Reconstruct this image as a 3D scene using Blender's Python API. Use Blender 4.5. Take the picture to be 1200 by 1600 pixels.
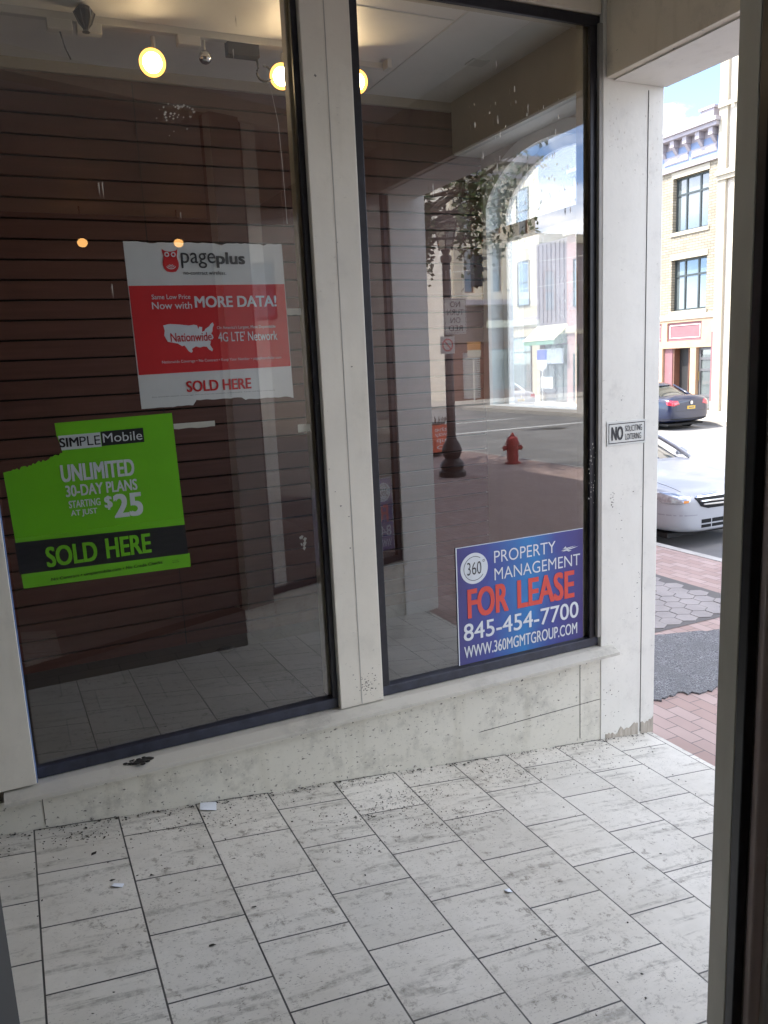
import bpy, bmesh, math, random
from mathutils import Vector, Matrix
from mathutils.bvhtree import BVHTree

for o in list(bpy.data.objects):
    bpy.data.objects.remove(o)
random.seed(7)
S = bpy.context.scene
COL = S.collection
R = math.radians

# ------------------------------------------------------------------ camera, sky, sun
CAM_Z = 2.405
cd = bpy.data.cameras.new("camera")
cam = bpy.data.objects.new("camera", cd)
COL.objects.link(cam)
S.camera = cam
yaw, pitch, roll = R(24.797), R(10.663), R(-2.729)
fw = Vector((math.sin(yaw) * math.cos(pitch), math.cos(yaw) * math.cos(pitch), -math.sin(pitch)))
r0 = Vector((math.cos(yaw), -math.sin(yaw), 0))
u0 = r0.cross(fw)
rr = math.cos(roll) * r0 + math.sin(roll) * u0
uu = -math.sin(roll) * r0 + math.cos(roll) * u0
cam.matrix_world = Matrix(((rr.x, uu.x, -fw.x, 0), (rr.y, uu.y, -fw.y, -3.6), (rr.z, uu.z, -fw.z, CAM_Z), (0, 0, 0, 1)))
cd.sensor_fit = 'VERTICAL'
cd.sensor_height = 36.0
cd.lens = 36.0 * 1238.7 / 1600.0
cd.clip_start = 0.05
cd.clip_end = 1000

SUN_EL, SUN_AZ_VEC = R(58), Vector((-0.92, 0.39, 0)).normalized()
w = bpy.data.worlds.new("World")
S.world = w
w.use_nodes = True
nt = w.node_tree
nt.nodes.clear()
wo = nt.nodes.new("ShaderNodeOutputWorld")
bg = nt.nodes.new("ShaderNodeBackground")
sky = nt.nodes.new("ShaderNodeTexSky")
sky.sky_type = 'NISHITA'
sky.sun_disc = False
sky.sun_elevation = SUN_EL
sky.sun_rotation = math.atan2(SUN_AZ_VEC.x, SUN_AZ_VEC.y)
sky.air_density = 0.5
sky.dust_density = 0.0
sky.ozone_density = 2.0
bg.inputs[1].default_value = 0.14
tc = nt.nodes.new("ShaderNodeTexCoord")
mp = nt.nodes.new("ShaderNodeMapping")
mp.inputs['Scale'].default_value = (1, 1, 2.2)
mp.inputs['Location'].default_value = (8.15, 6.18, 6.9)
nz = nt.nodes.new("ShaderNodeTexNoise")
nz.inputs['Scale'].default_value = 2.6
nz.inputs['Detail'].default_value = 9
nz.inputs['Roughness'].default_value = 0.58
rp = nt.nodes.new("ShaderNodeValToRGB")
rp.color_ramp.elements[0].position = 0.46
rp.color_ramp.elements[1].position = 0.60
mx = nt.nodes.new("ShaderNodeMixRGB")
mx.inputs[2].default_value = (8.0, 8.0, 8.2, 1)
L = nt.links.new
L(tc.outputs['Generated'], mp.inputs[0]); L(mp.outputs[0], nz.inputs['Vector'])
L(nz.outputs[0], rp.inputs[0]); L(rp.outputs[0], mx.inputs[0])
L(sky.outputs[0], mx.inputs[1]); L(mx.outputs[0], bg.inputs[0]); L(bg.outputs[0], wo.inputs[0])

sd = bpy.data.lights.new("sun", 'SUN')
sd.energy = 2.3
sd.angle = R(0.53)
sd.color = (1, 0.95, 0.87)
sun = bpy.data.objects.new("sun", sd)
COL.objects.link(sun)
sdir = Vector((SUN_AZ_VEC.x * math.cos(SUN_EL), SUN_AZ_VEC.y * math.cos(SUN_EL), math.sin(SUN_EL)))
sun.rotation_euler = sdir.to_track_quat('Z', 'Y').to_euler()
sun.location = (0, 0, 40)

S.view_settings.view_transform = 'Standard'
S.view_settings.look = 'None'
S.view_settings.exposure = 2.5
S.view_settings.gamma = 1
S.cycles.use_denoising = True
S.cycles.max_bounces = 12
S.cycles.diffuse_bounces = 5
S.cycles.transparent_max_bounces = 16
S.cycles.sample_clamp_indirect = 6
S.cycles.blur_glossy = 0.3

# ------------------------------------------------------------------ materials
def new_mat(name):
    m = bpy.data.materials.new(name)
    m.use_nodes = True
    n = m.node_tree
    n.nodes.clear()
    out = n.nodes.new("ShaderNodeOutputMaterial")
    b = n.nodes.new("ShaderNodeBsdfPrincipled")
    n.links.new(b.outputs[0], out.inputs[0])
    return m, n, b, out

def noise(n, scale, detail=4, rough=.55, stretch=None, coord='Object'):
    t = n.nodes.new("ShaderNodeTexCoord")
    q = n.nodes.new("ShaderNodeTexNoise")
    q.inputs['Scale'].default_value = scale
    q.inputs['Detail'].default_value = detail
    q.inputs['Roughness'].default_value = rough
    if stretch:
        mpn = n.nodes.new("ShaderNodeMapping")
        mpn.inputs['Scale'].default_value = stretch
        n.links.new(t.outputs[coord], mpn.inputs[0]); n.links.new(mpn.outputs[0], q.inputs['Vector'])
    else:
        n.links.new(t.outputs[coord], q.inputs['Vector'])
    return q.outputs[0]

def ramp(n, src, a, b, ca=(0, 0, 0, 1), cb=(1, 1, 1, 1)):
    r = n.nodes.new("ShaderNodeValToRGB")
    r.color_ramp.elements[0].position = a; r.color_ramp.elements[0].color = ca
    r.color_ramp.elements[1].position = b; r.color_ramp.elements[1].color = cb
    n.links.new(src, r.inputs[0])
    return r.outputs[0]

def mix(n, fac, a, b, mode='MIX'):
    q = n.nodes.new("ShaderNodeMixRGB")
    q.blend_type = mode
    for i, v in ((0, fac), (1, a), (2, b)):
        if hasattr(v, 'links'):
            n.links.new(v, q.inputs[i])
        else:
            q.inputs[i].default_value = v if i == 0 else (*v[:3], 1)
    return q.outputs[0]

def bump(n, b, src, strength=.3, dist=.01):
    q = n.nodes.new("ShaderNodeBump")
    q.inputs['Strength'].default_value = strength
    q.inputs['Distance'].default_value = dist
    n.links.new(src, q.inputs['Height']); n.links.new(q.outputs[0], b.inputs['Normal'])

def shade(c, k):
    return tuple(x * k for x in c)

def mat(name, c, rough=.6, var=.12, scale=6, metallic=0, spec=.5, bmp=0, bscale=40, stretch=None, coat=0):
    m, n, b, o = new_mat(name)
    f = noise(n, scale, 6, .6, stretch)
    col = mix(n, ramp(n, f, .3, .7), shade(c, 1 - var), shade(c, 1 + var))
    n.links.new(col, b.inputs['Base Color'])
    b.inputs['Roughness'].default_value = rough
    b.inputs['Metallic'].default_value = metallic
    b.inputs['Specular IOR Level'].default_value = spec
    if coat:
        b.inputs['Coat Weight'].default_value = coat
        b.inputs['Coat Roughness'].default_value = .03
    if bmp:
        bump(n, b, noise(n, bscale, 4), bmp)
    return m

def flat(name, c, rough=.6):
    return mat(name, c, rough, .04, 9)

def emit(name, c, s):
    m, n, b, o = new_mat(name)
    b.inputs['Base Color'].default_value = (*c, 1)
    b.inputs['Emission Color'].default_value = (*c, 1)
    b.inputs['Emission Strength'].default_value = s
    return m

def painted(name, c, dirt=.5, streak=.3, spots=.7, rough=.5):
    """old white paint: blotches, vertical drip streaks, small chips"""
    m, n, b, o = new_mat(name)
    base = mix(n, ramp(n, noise(n, 2.2, 5), .3, .75), shade(c, .93), shade(c, 1.05))
    st = ramp(n, noise(n, 9, 5, .6, (1, 1, .12)), .56, .78)
    base = mix(n, mix(n, streak, (0, 0, 0), st), base, (c[0] * .62, c[1] * .6, c[2] * .52))
    ch = ramp(n, noise(n, 38, 4, .65, (1, 1, 1.6)), .66 - .05 * (dirt > .6), .70 - .05 * (dirt > .6))
    area = ramp(n, noise(n, 2.6, 5), .42 - .16 * (dirt > .6), .60 - .12 * (dirt > .6))
    ch = mix(n, 1.0, ch, area, 'MULTIPLY')
    base = mix(n, mix(n, spots, (0, 0, 0), ch), base, (.085, .08, .07))
    blot = mix(n, 1.0, ramp(n, noise(n, 5.5, 10, .76), .50, .72), area, 'MULTIPLY')
    base = mix(n, mix(n, dirt, (0, 0, 0), blot), base, (.16, .155, .14))
    n.links.new(base, b.inputs['Base Color'])
    b.inputs['Roughness'].default_value = rough
    bump(n, b, noise(n, 24, 6), .12, .006)
    return m

WHITE = (.68, .645, .56)
m_post = painted("white_post_paint", WHITE, .18, .22, .25)
m_kick = painted("scuffed_white_paint", (.64, .62, .54), .62, .4, 1.0)
m_sill = painted("worn_sill_paint", (.53, .51, .45), .55, .1, .9)
m_pier = painted("white_pier_paint", (.72, .71, .655), .3, .25, .5)
m_header = painted("old_cream_paint", (.72, .66, .54), .5, .45, .9)
m_beige = painted("beige_wall_paint", (.44, .39, .31), .12, .1, .1)
m_ceil = painted("ceiling_white", (.78, .76, .72), .12, .05, .1)
m_black = mat("black_frame_metal", (.022, .022, .028), .38, .25, 20, .3)
m_navy = mat("navy_frame_paint", (.028, .032, .05), .45, .35, 14, bmp=.1)
m_blue = mat("blue_jamb_paint", (.12, .20, .42), .5, .15, 10)
m_tan = mat("tan_stop_wood", (.40, .36, .28), .55, .15, 12)
m_casing = mat("mauve_brown_casing", (.70, .59, .56), .5, .10, 3, stretch=(8, 8, .4))
m_casing2 = mat("grey_casing", (.66, .64, .58), .5, .10, 3, stretch=(8, 8, .4))
m_reveal = mat("grey_green_reveal", (.62, .61, .54), .55, .12, 5, stretch=(1, 1, .3))
m_seam = flat("dark_seam", (.07, .07, .065))
m_wood = mat("bare_weathered_wood", (.38, .345, .29), .8, .3, 9, stretch=(6, 6, .6), bmp=.3)
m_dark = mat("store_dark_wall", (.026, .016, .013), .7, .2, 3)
m_roompale = mat("store_pale_wall", (.70, .66, .60), .7, .08, 3)  # unseen side walls, made pale to bounce daylight onto the near casing
m_darkfloor = mat("store_floor", (.34, .31, .28), .5, .2, 3)
m_chrome = mat("chrome", (.6, .6, .6), .12, .05, 5, 1)
m_trackwhite = mat("white_metal", (.62, .61, .57), .4, .05, 5)
m_blackplastic = mat("black_plastic", (.02, .02, .02), .5, .2, 9)
m_asphalt = mat("street_asphalt", (.205, .20, .195), .85, .18, .8, bmp=.25, bscale=90)
m_line = mat("white_road_paint", (.62, .62, .6), .7, .12, 9)
m_kerb = mat("concrete_kerb", (.42, .40, .37), .8, .15, 4, bmp=.2)
m_concrete = mat("pale_concrete", (.40, .37, .33), .85, .12, 1.2, bmp=.15)

def asphalt_patch():
    m, n, b, o = new_mat("coarse_asphalt")
    t = n.nodes.new("ShaderNodeTexCoord")
    v = n.nodes.new("ShaderNodeTexVoronoi")
    v.inputs['Scale'].default_value = 120
    n.links.new(t.outputs['Object'], v.inputs['Vector'])
    c = ramp(n, v.outputs['Color'], .2, .9, (.085, .085, .09, 1), (.30, .30, .31, 1))
    c = mix(n, ramp(n, noise(n, 6, 4), .4, .7), c, shade((.15, .15, .155), 1))
    n.links.new(c, b.inputs['Base Color'])
    b.inputs['Roughness'].default_value = .85
    bump(n, b, v.outputs['Distance'], .8, .012)
    return m
m_patch = asphalt_patch()

def tiles():
    m, n, b, o = new_mat("travertine_floor_tile")
    t = n.nodes.new("ShaderNodeTexCoord")
    mpn = n.nodes.new("ShaderNodeMapping")
    mpn.inputs['Rotation'].default_value = (0, 0, R(-90))
    mpn.inputs['Location'].default_value = (-0.0, -0.235, 0)
    # columns run into the depth; swap x and y so brick rows become those columns
    sep = n.nodes.new("ShaderNodeSeparateXYZ"); cmb = n.nodes.new("ShaderNodeCombineXYZ")
    n.links.new(t.outputs['Object'], sep.inputs[0])
    ax = n.nodes.new("ShaderNodeMath"); ax.operation = 'ADD'; ax.inputs[1].default_value = 20 * .354 + .003
    ay = n.nodes.new("ShaderNodeMath"); ay.operation = 'ADD'; ay.inputs[1].default_value = 20 * .355 - .232
    n.links.new(sep.outputs[1], ax.inputs[0]); n.links.new(sep.outputs[0], ay.inputs[0])
    n.links.new(ax.outputs[0], cmb.inputs[0]); n.links.new(ay.outputs[0], cmb.inputs[1])
    br = n.nodes.new("ShaderNodeTexBrick")
    br.offset = .5; br.offset_frequency = 2; br.squash = 1
    br.inputs['Scale'].default_value = 1
    br.inputs['Mortar Size'].default_value = .0036
    br.inputs['Mortar Smooth'].default_value = .15
    br.inputs['Brick Width'].default_value = .354
    br.inputs['Row Height'].default_value = .355
    br.inputs['Color1'].default_value = (.55, .53, .485, 1)
    br.inputs['Color2'].default_value = (.64, .618, .57, 1)
    br.inputs['Mortar'].default_value = (.045, .045, .05, 1)
    n.links.new(cmb.outputs[0], br.inputs['Vector'])
    c = br.outputs['Color']
    # travertine veining that runs along x, a different piece on every tile
    off = n.nodes.new("ShaderNodeVectorMath"); off.operation = 'MULTIPLY_ADD'
    off.inputs[1].default_value = (9, 40, 7)
    n.links.new(br.outputs['Color'], off.inputs[0]); n.links.new(t.outputs['Object'], off.inputs[2])
    def tn(scale, detail, st, rgh=.6):
        q = n.nodes.new("ShaderNodeTexNoise"); k = n.nodes.new("ShaderNodeMapping")
        k.inputs['Scale'].default_value = st
        n.links.new(off.outputs[0], k.inputs[0]); n.links.new(k.outputs[0], q.inputs['Vector'])
        q.inputs['Scale'].default_value = scale; q.inputs['Detail'].default_value = detail; q.inputs['Roughness'].default_value = rgh
        return q.outputs[0]
    vein = mix(n, 1, ramp(n, tn(2.6, 9, (.8, 6.5, 1), .68), .54, .61), ramp(n, noise(n, 30, 5, .7), .35, .6), 'MULTIPLY')
    c = mix(n, mix(n, .7, (0, 0, 0), vein), c, (.22, .21, .185))
    cloud = ramp(n, tn(5, 10, (1, 2.2, 1), .74), .46, .74)
    c = mix(n, mix(n, .30, (0, 0, 0), cloud), c, (.40, .39, .36))
    pit = mix(n, 1, ramp(n, tn(75, 4, (1, 2.2, 1), .65), .62, .66), ramp(n, noise(n, 1.9, 5, .6), .38, .56), 'MULTIPLY')
    c = mix(n, mix(n, .8, (0, 0, 0), pit), c, (.09, .085, .075))
    # trodden dirt along the foot of the window wall
    grime = mix(n, 1, ramp(n, noise(n, 20, 10, .8), .54, .62), ramp(n, noise(n, 1.5, 4), .42, .60), 'MULTIPLY')
    c = mix(n, mix(n, .8, (0, 0, 0), grime), c, (.15, .135, .11))
    c = mix(n, 1, c, mix(n, ramp(n, noise(n, 1.1, 6, .62), .34, .66), (.86, .845, .81), (1.10, 1.10, 1.09)), 'MULTIPLY')
    c = mix(n, br.outputs['Fac'], c, mix(n, ramp(n, noise(n, 4, 5), .4, .65), (.03, .03, .03), (.10, .095, .085)))
    n.links.new(c, b.inputs['Base Color'])
    b.inputs['Roughness'].default_value = .48
    hh = mix(n, br.outputs['Fac'], (1, 1, 1), (0, 0, 0))
    bump(n, b, mix(n, .12, hh, noise(n, 60, 4)), .5, .006)
    return m
m_tile = tiles()

def brick(name, c1, c2, mortar, bw, rh, ms=.01, swap=None, rough=.85, sun=0):
    m, n, b, o = new_mat(name)
    t = n.nodes.new("ShaderNodeTexCoord")
    sep = n.nodes.new("ShaderNodeSeparateXYZ"); cmb = n.nodes.new("ShaderNodeCombineXYZ")
    n.links.new(t.outputs['Object'], sep.inputs[0])
    a, d = swap or (0, 2)
    for k, idx in ((0, a), (1, d)):
        q = n.nodes.new("ShaderNodeMath"); q.operation = 'ADD'; q.inputs[1].default_value = 100
        n.links.new(sep.outputs[idx], q.inputs[0]); n.links.new(q.outputs[0], cmb.inputs[k])
    br = n.nodes.new("ShaderNodeTexBrick")
    br.inputs['Scale'].default_value = 1
    br.inputs['Mortar Size'].default_value = ms
    br.inputs['Mortar Smooth'].default_value = .2
    br.inputs['Brick Width'].default_value = bw
    br.inputs['Row Height'].default_value = rh
    br.inputs['Color1'].default_value = (*c1, 1)
    br.inputs['Color2'].default_value = (*c2, 1)
    br.inputs['Mortar'].default_value = (*mortar, 1)
    n.links.new(cmb.outputs[0], br.inputs['Vector'])
    c = mix(n, ramp(n, noise(n, 1.4, 5), .3, .75), shade((1, 1, 1), .86), (1.08, 1.08, 1.08))
    c = mix(n, 1, br.outputs['Color'], c, 'MULTIPLY')
    n.links.new(c, b.inputs['Base Color'])
    b.inputs['Roughness'].default_value = rough
    bump(n, b, mix(n, br.outputs['Fac'], (1, 1, 1), (0, 0, 0)), .4, .008)
    return m
m_paver = brick("red_paver_brick", (.36, .25, .22), (.44, .33, .30), (.19, .16, .15), .215, .108, .004, (1, 0))
m_cream = brick("cream_brick", (.29, .25, .18), (.375, .33, .25), (.19, .165, .125), .30, .10, .016)
m_red = brick("dull_red_brick", (.22, .12, .10), (.28, .16, .13), (.25, .22, .2), .25, .085, .012)

def glass(name, tint=(.93, .95, .94)):
    m = bpy.data.materials.new(name); m.use_nodes = True
    n = m.node_tree; n.nodes.clear()
    out = n.nodes.new("ShaderNodeOutputMaterial")
    tr = n.nodes.new("ShaderNodeBsdfTransparent"); tr.inputs[0].default_value = (*tint, 1)
    gl = n.nodes.new("ShaderNodeBsdfGlossy"); gl.inputs['Roughness'].default_value = 0.0
    f = n.nodes.new("ShaderNodeFresnel")
    ge = n.nodes.new("ShaderNodeNewGeometry"); io = n.nodes.new("ShaderNodeMapRange")
    io.inputs['To Min'].default_value = 1.52; io.inputs['To Max'].default_value = 1 / 1.52   # same pane from either side
    n.links.new(ge.outputs['Backfacing'], io.inputs[0]); n.links.new(io.outputs[0], f.inputs[0])
    a = n.nodes.new("ShaderNodeMath"); a.operation = 'MULTIPLY'; a.inputs[1].default_value = 2
    b2 = n.nodes.new("ShaderNodeMath"); b2.operation = 'ADD'; b2.inputs[1].default_value = 1
    d = n.nodes.new("ShaderNodeMath"); d.operation = 'DIVIDE'
    n.links.new(f.outputs[0], a.inputs[0]); n.links.new(f.outputs[0], b2.inputs[0])
    n.links.new(a.outputs[0], d.inputs[0]); n.links.new(b2.outputs[0], d.inputs[1])
    mxs = n.nodes.new("ShaderNodeMixShader")
    d2 = n.nodes.new('ShaderNodeMath'); d2.operation = 'ADD'; d2.inputs[1].default_value = 0.115; d2.use_clamp = True   # old double strength plate glass
    n.links.new(d.outputs[0], d2.inputs[0]); n.links.new(d2.outputs[0], mxs.inputs[0]); n.links.new(tr.outputs[0], mxs.inputs[1]); n.links.new(gl.outputs[0], mxs.inputs[2])
    n.links.new(mxs.outputs[0], out.inputs[0])
    return m
m_glass = glass("window_glass")
m_dusty = glass("dusty_street_glass")          # unwashed pane: a thin pale film that scatters the daylight
_n = m_dusty.node_tree
_out = [q for q in _n.nodes if q.type == 'OUTPUT_MATERIAL'][0]
_src = _out.inputs[0].links[0].from_socket
_tl = _n.nodes.new("ShaderNodeBsdfTranslucent"); _tl.inputs[0].default_value = (.80, .84, .84, 1)
_mx = _n.nodes.new("ShaderNodeMixShader")
_n.links.new(ramp(_n, noise(_n, 3.5, 6, .6, (1, 1, .5)), .3, .75, (.15, .15, .15, 1), (.34, .34, .34, 1)), _mx.inputs[0])
_n.links.new(_src, _mx.inputs[1]); _n.links.new(_tl.outputs[0], _mx.inputs[2]); _n.links.new(_mx.outputs[0], _out.inputs[0])
m_farglass = mat("reflective_window_glass", (.10, .12, .12), .04, .1, 2, 0, 1.0, coat=1)
m_carglass = mat("car_glass", (.02, .024, .024), .04, .05, 2, 0, .8, coat=.6)

def slats():
    m, n, b, o = new_mat("dark_slat_wood")
    f = noise(n, 5, 7, .6, (.35, 1, 6))
    c = mix(n, ramp(n, f, .3, .75), (.098, .040, .030), (.148, .062, .049))
    c = mix(n, mix(n, .5, (0, 0, 0), ramp(n, noise(n, 1.5, 4), .5, .8)), c, (.03, .014, .012))
    n.links.new(c, b.inputs['Base Color']); b.inputs['Roughness'].default_value = .45
    bump(n, b, f, .12, .004)
    return m
m_slat = slats()

# ------------------------------------------------------------------ mesh helpers
class MB:
    def __init__(s):
        s.bm = bmesh.new()
    def face(s, pts):
        vs = [s.bm.verts.new(p) for p in pts]
        return s.bm.faces.new(vs)
    def box(s, x0, x1, y0, y1, z0, z1):
        v = [s.bm.verts.new(p) for p in ((x0, y0, z0), (x1, y0, z0), (x1, y1, z0), (x0, y1, z0), (x0, y0, z1), (x1, y0, z1), (x1, y1, z1), (x0, y1, z1))]
        for f in ((3, 2, 1, 0), (4, 5, 6, 7), (0, 1, 5, 4), (1, 2, 6, 5), (2, 3, 7, 6), (3, 0, 4, 7)):
            s.bm.faces.new([v[i] for i in f])
        return s
    def prism(s, poly, d0, d1, f):
        """poly of (a,b); f(a,b,d)->xyz"""
        a = [s.bm.verts.new(f(p[0], p[1], d0)) for p in poly]
        b = [s.bm.verts.new(f(p[0], p[1], d1)) for p in poly]
        n = len(poly)
        s.bm.faces.new(a); s.bm.faces.new(b[::-1])
        for i in range(n):
            j = (i + 1) % n
            s.bm.faces.new((a[j], a[i], b[i], b[j]))
        return s
    def tube(s, path, r, seg=8, cap=True):
        path = [Vector(p) for p in path]
        rs = r if isinstance(r, (list, tuple)) else [r] * len(path)
        rings = []
        ref = Vector((0, 0, 1))
        for i, p in enumerate(path):
            d = (path[min(i + 1, len(path) - 1)] - path[max(i - 1, 0)]).normalized()
            a = d.cross(ref if abs(d.dot(ref)) < .95 else Vector((1, 0, 0))).normalized()
            b = d.cross(a)
            rings.append([s.bm.verts.new(p + (a * math.cos(t) + b * math.sin(t)) * rs[i]) for t in [2 * math.pi * k / seg for k in range(seg)]])
        for q, t in zip(rings, rings[1:]):
            for k in range(seg):
                s.bm.faces.new((q[k], q[(k + 1) % seg], t[(k + 1) % seg], t[k]))
        if cap:
            s.bm.faces.new(rings[0][::-1]); s.bm.faces.new(rings[-1])
        return s
    def lathe(s, prof, c=(0, 0, 0), seg=16, ax='z', twist=0):
        rings = []
        for r, h in prof:
            ring = []
            for k in range(seg):
                t = 2 * math.pi * k / seg + twist
                a, b = r * math.cos(t), r * math.sin(t)
                p = {'z': (a, b, h), 'x': (h, a, b), 'y': (a, h, b)}[ax]
                ring.append(s.bm.verts.new((c[0] + p[0], c[1] + p[1], c[2] + p[2])))
            rings.append(ring)
        for q, t in zip(rings, rings[1:]):
            for k in range(seg):
                s.bm.faces.new((q[k], q[(k + 1) % seg], t[(k + 1) % seg], t[k]))
        s.bm.faces.new(rings[0][::-1]); s.bm.faces.new(rings[-1])
        return s
    def sphere(s, c, r, seg=12, ring=8, sc=(1, 1, 1)):
        bmesh.ops.create_uvsphere(s.bm, u_segments=seg, v_segments=ring, radius=r,
                                  matrix=Matrix.Translation(c) @ Matrix.Diagonal((*sc, 1)))
        return s
    def build(s, name, m, parent=None, bevel=0, smooth=False, label=None):
        bmesh.ops.recalc_face_normals(s.bm, faces=s.bm.faces)
        me = bpy.data.meshes.new(name)
        s.bm.to_mesh(me); s.bm.free()
        me.materials.append(m)
        if smooth:
            for p in me.polygons:
                p.use_smooth = True
        o = bpy.data.objects.new(name, me)
        COL.objects.link(o)
        if parent:
            o.parent = parent
        if bevel:
            md = o.modifiers.new("bevel", 'BEVEL'); md.width = bevel; md.segments = 2; md.limit_method = 'ANGLE'
        if label:
            o['label'] = label
        return o

def tag(o, label, cat, group=None):
    o['label'] = label; o['category'] = cat
    if group: o['group'] = group
    return o
def structure(o, kind='structure'):
    o['kind'] = kind
    return o
def thing(name, label, cat, loc=(0, 0, 0), rz=0, group=None):
    o = bpy.data.objects.new(name, None)
    o.empty_display_size = .2
    COL.objects.link(o)
    o.location = loc; o.rotation_euler = (0, 0, rz)
    return tag(o, label, cat, group)
def copy_tree(o, parent=None):
    c = o.copy(); COL.objects.link(c)
    if parent: c.parent = parent
    for ch in list(o.children):
        copy_tree(ch, c)
    return c

def text_geo(s, bold=0.0):
    cu = bpy.data.curves.new("t", 'FONT')
    cu.body = s; cu.offset = bold; cu.resolution_u = 4
    ob = bpy.data.objects.new("t", cu); COL.objects.link(ob)
    dg = bpy.context.evaluated_depsgraph_get()
    me = bpy.data.meshes.new_from_object(ob.evaluated_get(dg))
    vs = [(v.co.x, v.co.y) for v in me.vertices]; fs = [tuple(p.vertices) for p in me.polygons]
    bpy.data.objects.remove(ob); bpy.data.curves.remove(cu); bpy.data.meshes.remove(me)
    x0 = min(v[0] for v in vs); x1 = max(v[0] for v in vs); y0 = min(v[1] for v in vs); y1 = max(v[1] for v in vs)
    return [((v[0] - x0) / (x1 - x0), (v[1] - y0) / (y1 - y0)) for v in vs], fs

def letter(mb, s, x0, x1, z0, z1, d, bold=0.0, slant=0):
    """text fitted in the box x0..x1, z0..z1 of a board facing local -y, its face at y = d"""
    vs, fs = text_geo(s, min(bold, 0))
    e = max(bold, 0) * (z1 - z0) * 1.1
    x0, x1, z0, z1 = x0 + e, x1 - e, z0 + e * .6, z1 - e * .6
    steps = [(0, 0)] if e == 0 else [(0, 0), (-e, -.6 * e), (e, -.6 * e), (-e, .6 * e), (e, .6 * e), (-e, 0), (e, 0)]
    for k, (ox, oz) in enumerate(steps):
        q = [mb.bm.verts.new((x0 + ox + (x1 - x0) * a, d - .00008 * k, z0 + oz + (z1 - z0) * b + slant * a)) for a, b in vs]
        for f in fs:
            try: mb.bm.faces.new([q[i] for i in f])
            except ValueError: pass
    return mb

FR = lambda a, b, d: (a, d, b)          # board facing -y
FL = lambda a, b, d: (a, b, d)          # lying flat

def ring_pts(cx, cz, r, n=24, a0=0, a1=360, sx=1):
    return [(cx + sx * r * math.cos(R(a0 + (a1 - a0) * i / n)), cz + r * math.sin(R(a0 + (a1 - a0) * i / n))) for i in range(n + (0 if a1 - a0 == 360 else 1))]
def arc_band(mb, cx, cz, r0, r1, a0, a1, d, n=24):
    p = ring_pts(cx, cz, r0, n, a0, a1 - .001); q = ring_pts(cx, cz, r1, n, a0, a1 - .001)
    for i in range(len(p) - 1):
        mb.face([FR(*p[i], d), FR(*p[i + 1], d), FR(*q[i + 1], d), FR(*q[i], d)])

def wall_open(mb, u0, u1, z0, z1, d0, d1, holes):
    """wall slab with rectangular openings (local x,z; depth y)"""
    us = sorted({u0, u1, *[h[0] for h in holes], *[h[1] for h in holes]})
    zs = sorted({z0, z1, *[h[2] for h in holes], *[h[3] for h in holes]})
    us = [x for x in us if u0 <= x <= u1]; zs = [x for x in zs if z0 <= x <= z1]
    for a, b in zip(us, us[1:]):
        run = None
        for c, d in zip(zs, zs[1:]):
            m = ((a + b) / 2, (c + d) / 2)
            solid = not any(h[0] < m[0] < h[1] and h[2] < m[1] < h[3] for h in holes)
            if solid:
                run = [run[0], d] if run else [c, d]
            elif run:
                mb.box(a, b, d0, d1, *run); run = None
        if run: mb.box(a, b, d0, d1, *run)
    return mb

# ------------------------------------------------------------------ ground
FLOOR_S, FLOOR_X = -.1212, 3.49
fz = lambda x: FLOOR_S * (x - FLOOR_X)
g = MB(); g.face([(-200, -250, -.62), (400, -250, -.62), (400, 250, -.62), (-200, 250, -.62)])
structure(g.build("ground", m_asphalt))
# the street: one sheet; pavements are raised slabs
g = MB(); g.box(7.2, 60, -120, 120, -.6, -.15)
structure(g.build("road", m_asphalt))
KX = 7.22
g = MB()
side = [(3.47, -16.5), (9.6, -16.5), (10.5, -15.6), (10.85, -14), (10.95, -4.5), (10.4, -2.6), (9.0, -1.3), (KX - .12, -.4), (KX - .12, 60), (3.47, 60)]
g.prism(side, -.5, 0, FL)
structure(g.build("sidewalk", m_paver))
kb = [(9.6, -16.5), (10.5, -15.6), (10.85, -14), (10.95, -4.5), (10.4, -2.6), (9.0, -1.3), (KX - .12, -.4), (KX - .12, 60)]
kbo = [(9.7, -16.62), (10.6, -15.68), (10.97, -14), (11.07, -4.45), (10.5, -2.5), (9.05, -1.18), (KX, -.32), (KX, 60)]
g = MB()
for i in range(len(kb) - 1):
    g.prism([kb[i], kb[i + 1], kbo[i + 1], kbo[i]], -.5, .006, FL)
structure(g.build("kerb", m_kerb))
g = MB(); g.box(20.95, 60, -31.5, 120, -.5, 0)
structure(g.build("far_sidewalk", m_concrete))
g = MB(); g.box(12, 70, -60, -33.2, -.5, 0.0)
structure(g.build("corner_sidewalk", m_concrete))
g = MB()
g.box(13.0, 20.5, -20.3, -20.0, -.146, -.142)
g.box(12.2, 19.0, -24.2, -23.95, -.146, -.142)
structure(g.build("road_marking", m_line))
m_gum = mat("dark_iron", (.05, .048, .045), .6, .2, 20)
g = MB(); g.lathe([(.42, -.149), (.42, -.143)], (17.2, -19.0, 0), 20)
tag(g.build("manhole_cover", m_gum), "dark round manhole cover in the grey street mirrored beneath the arched window", "manhole cover")

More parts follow.
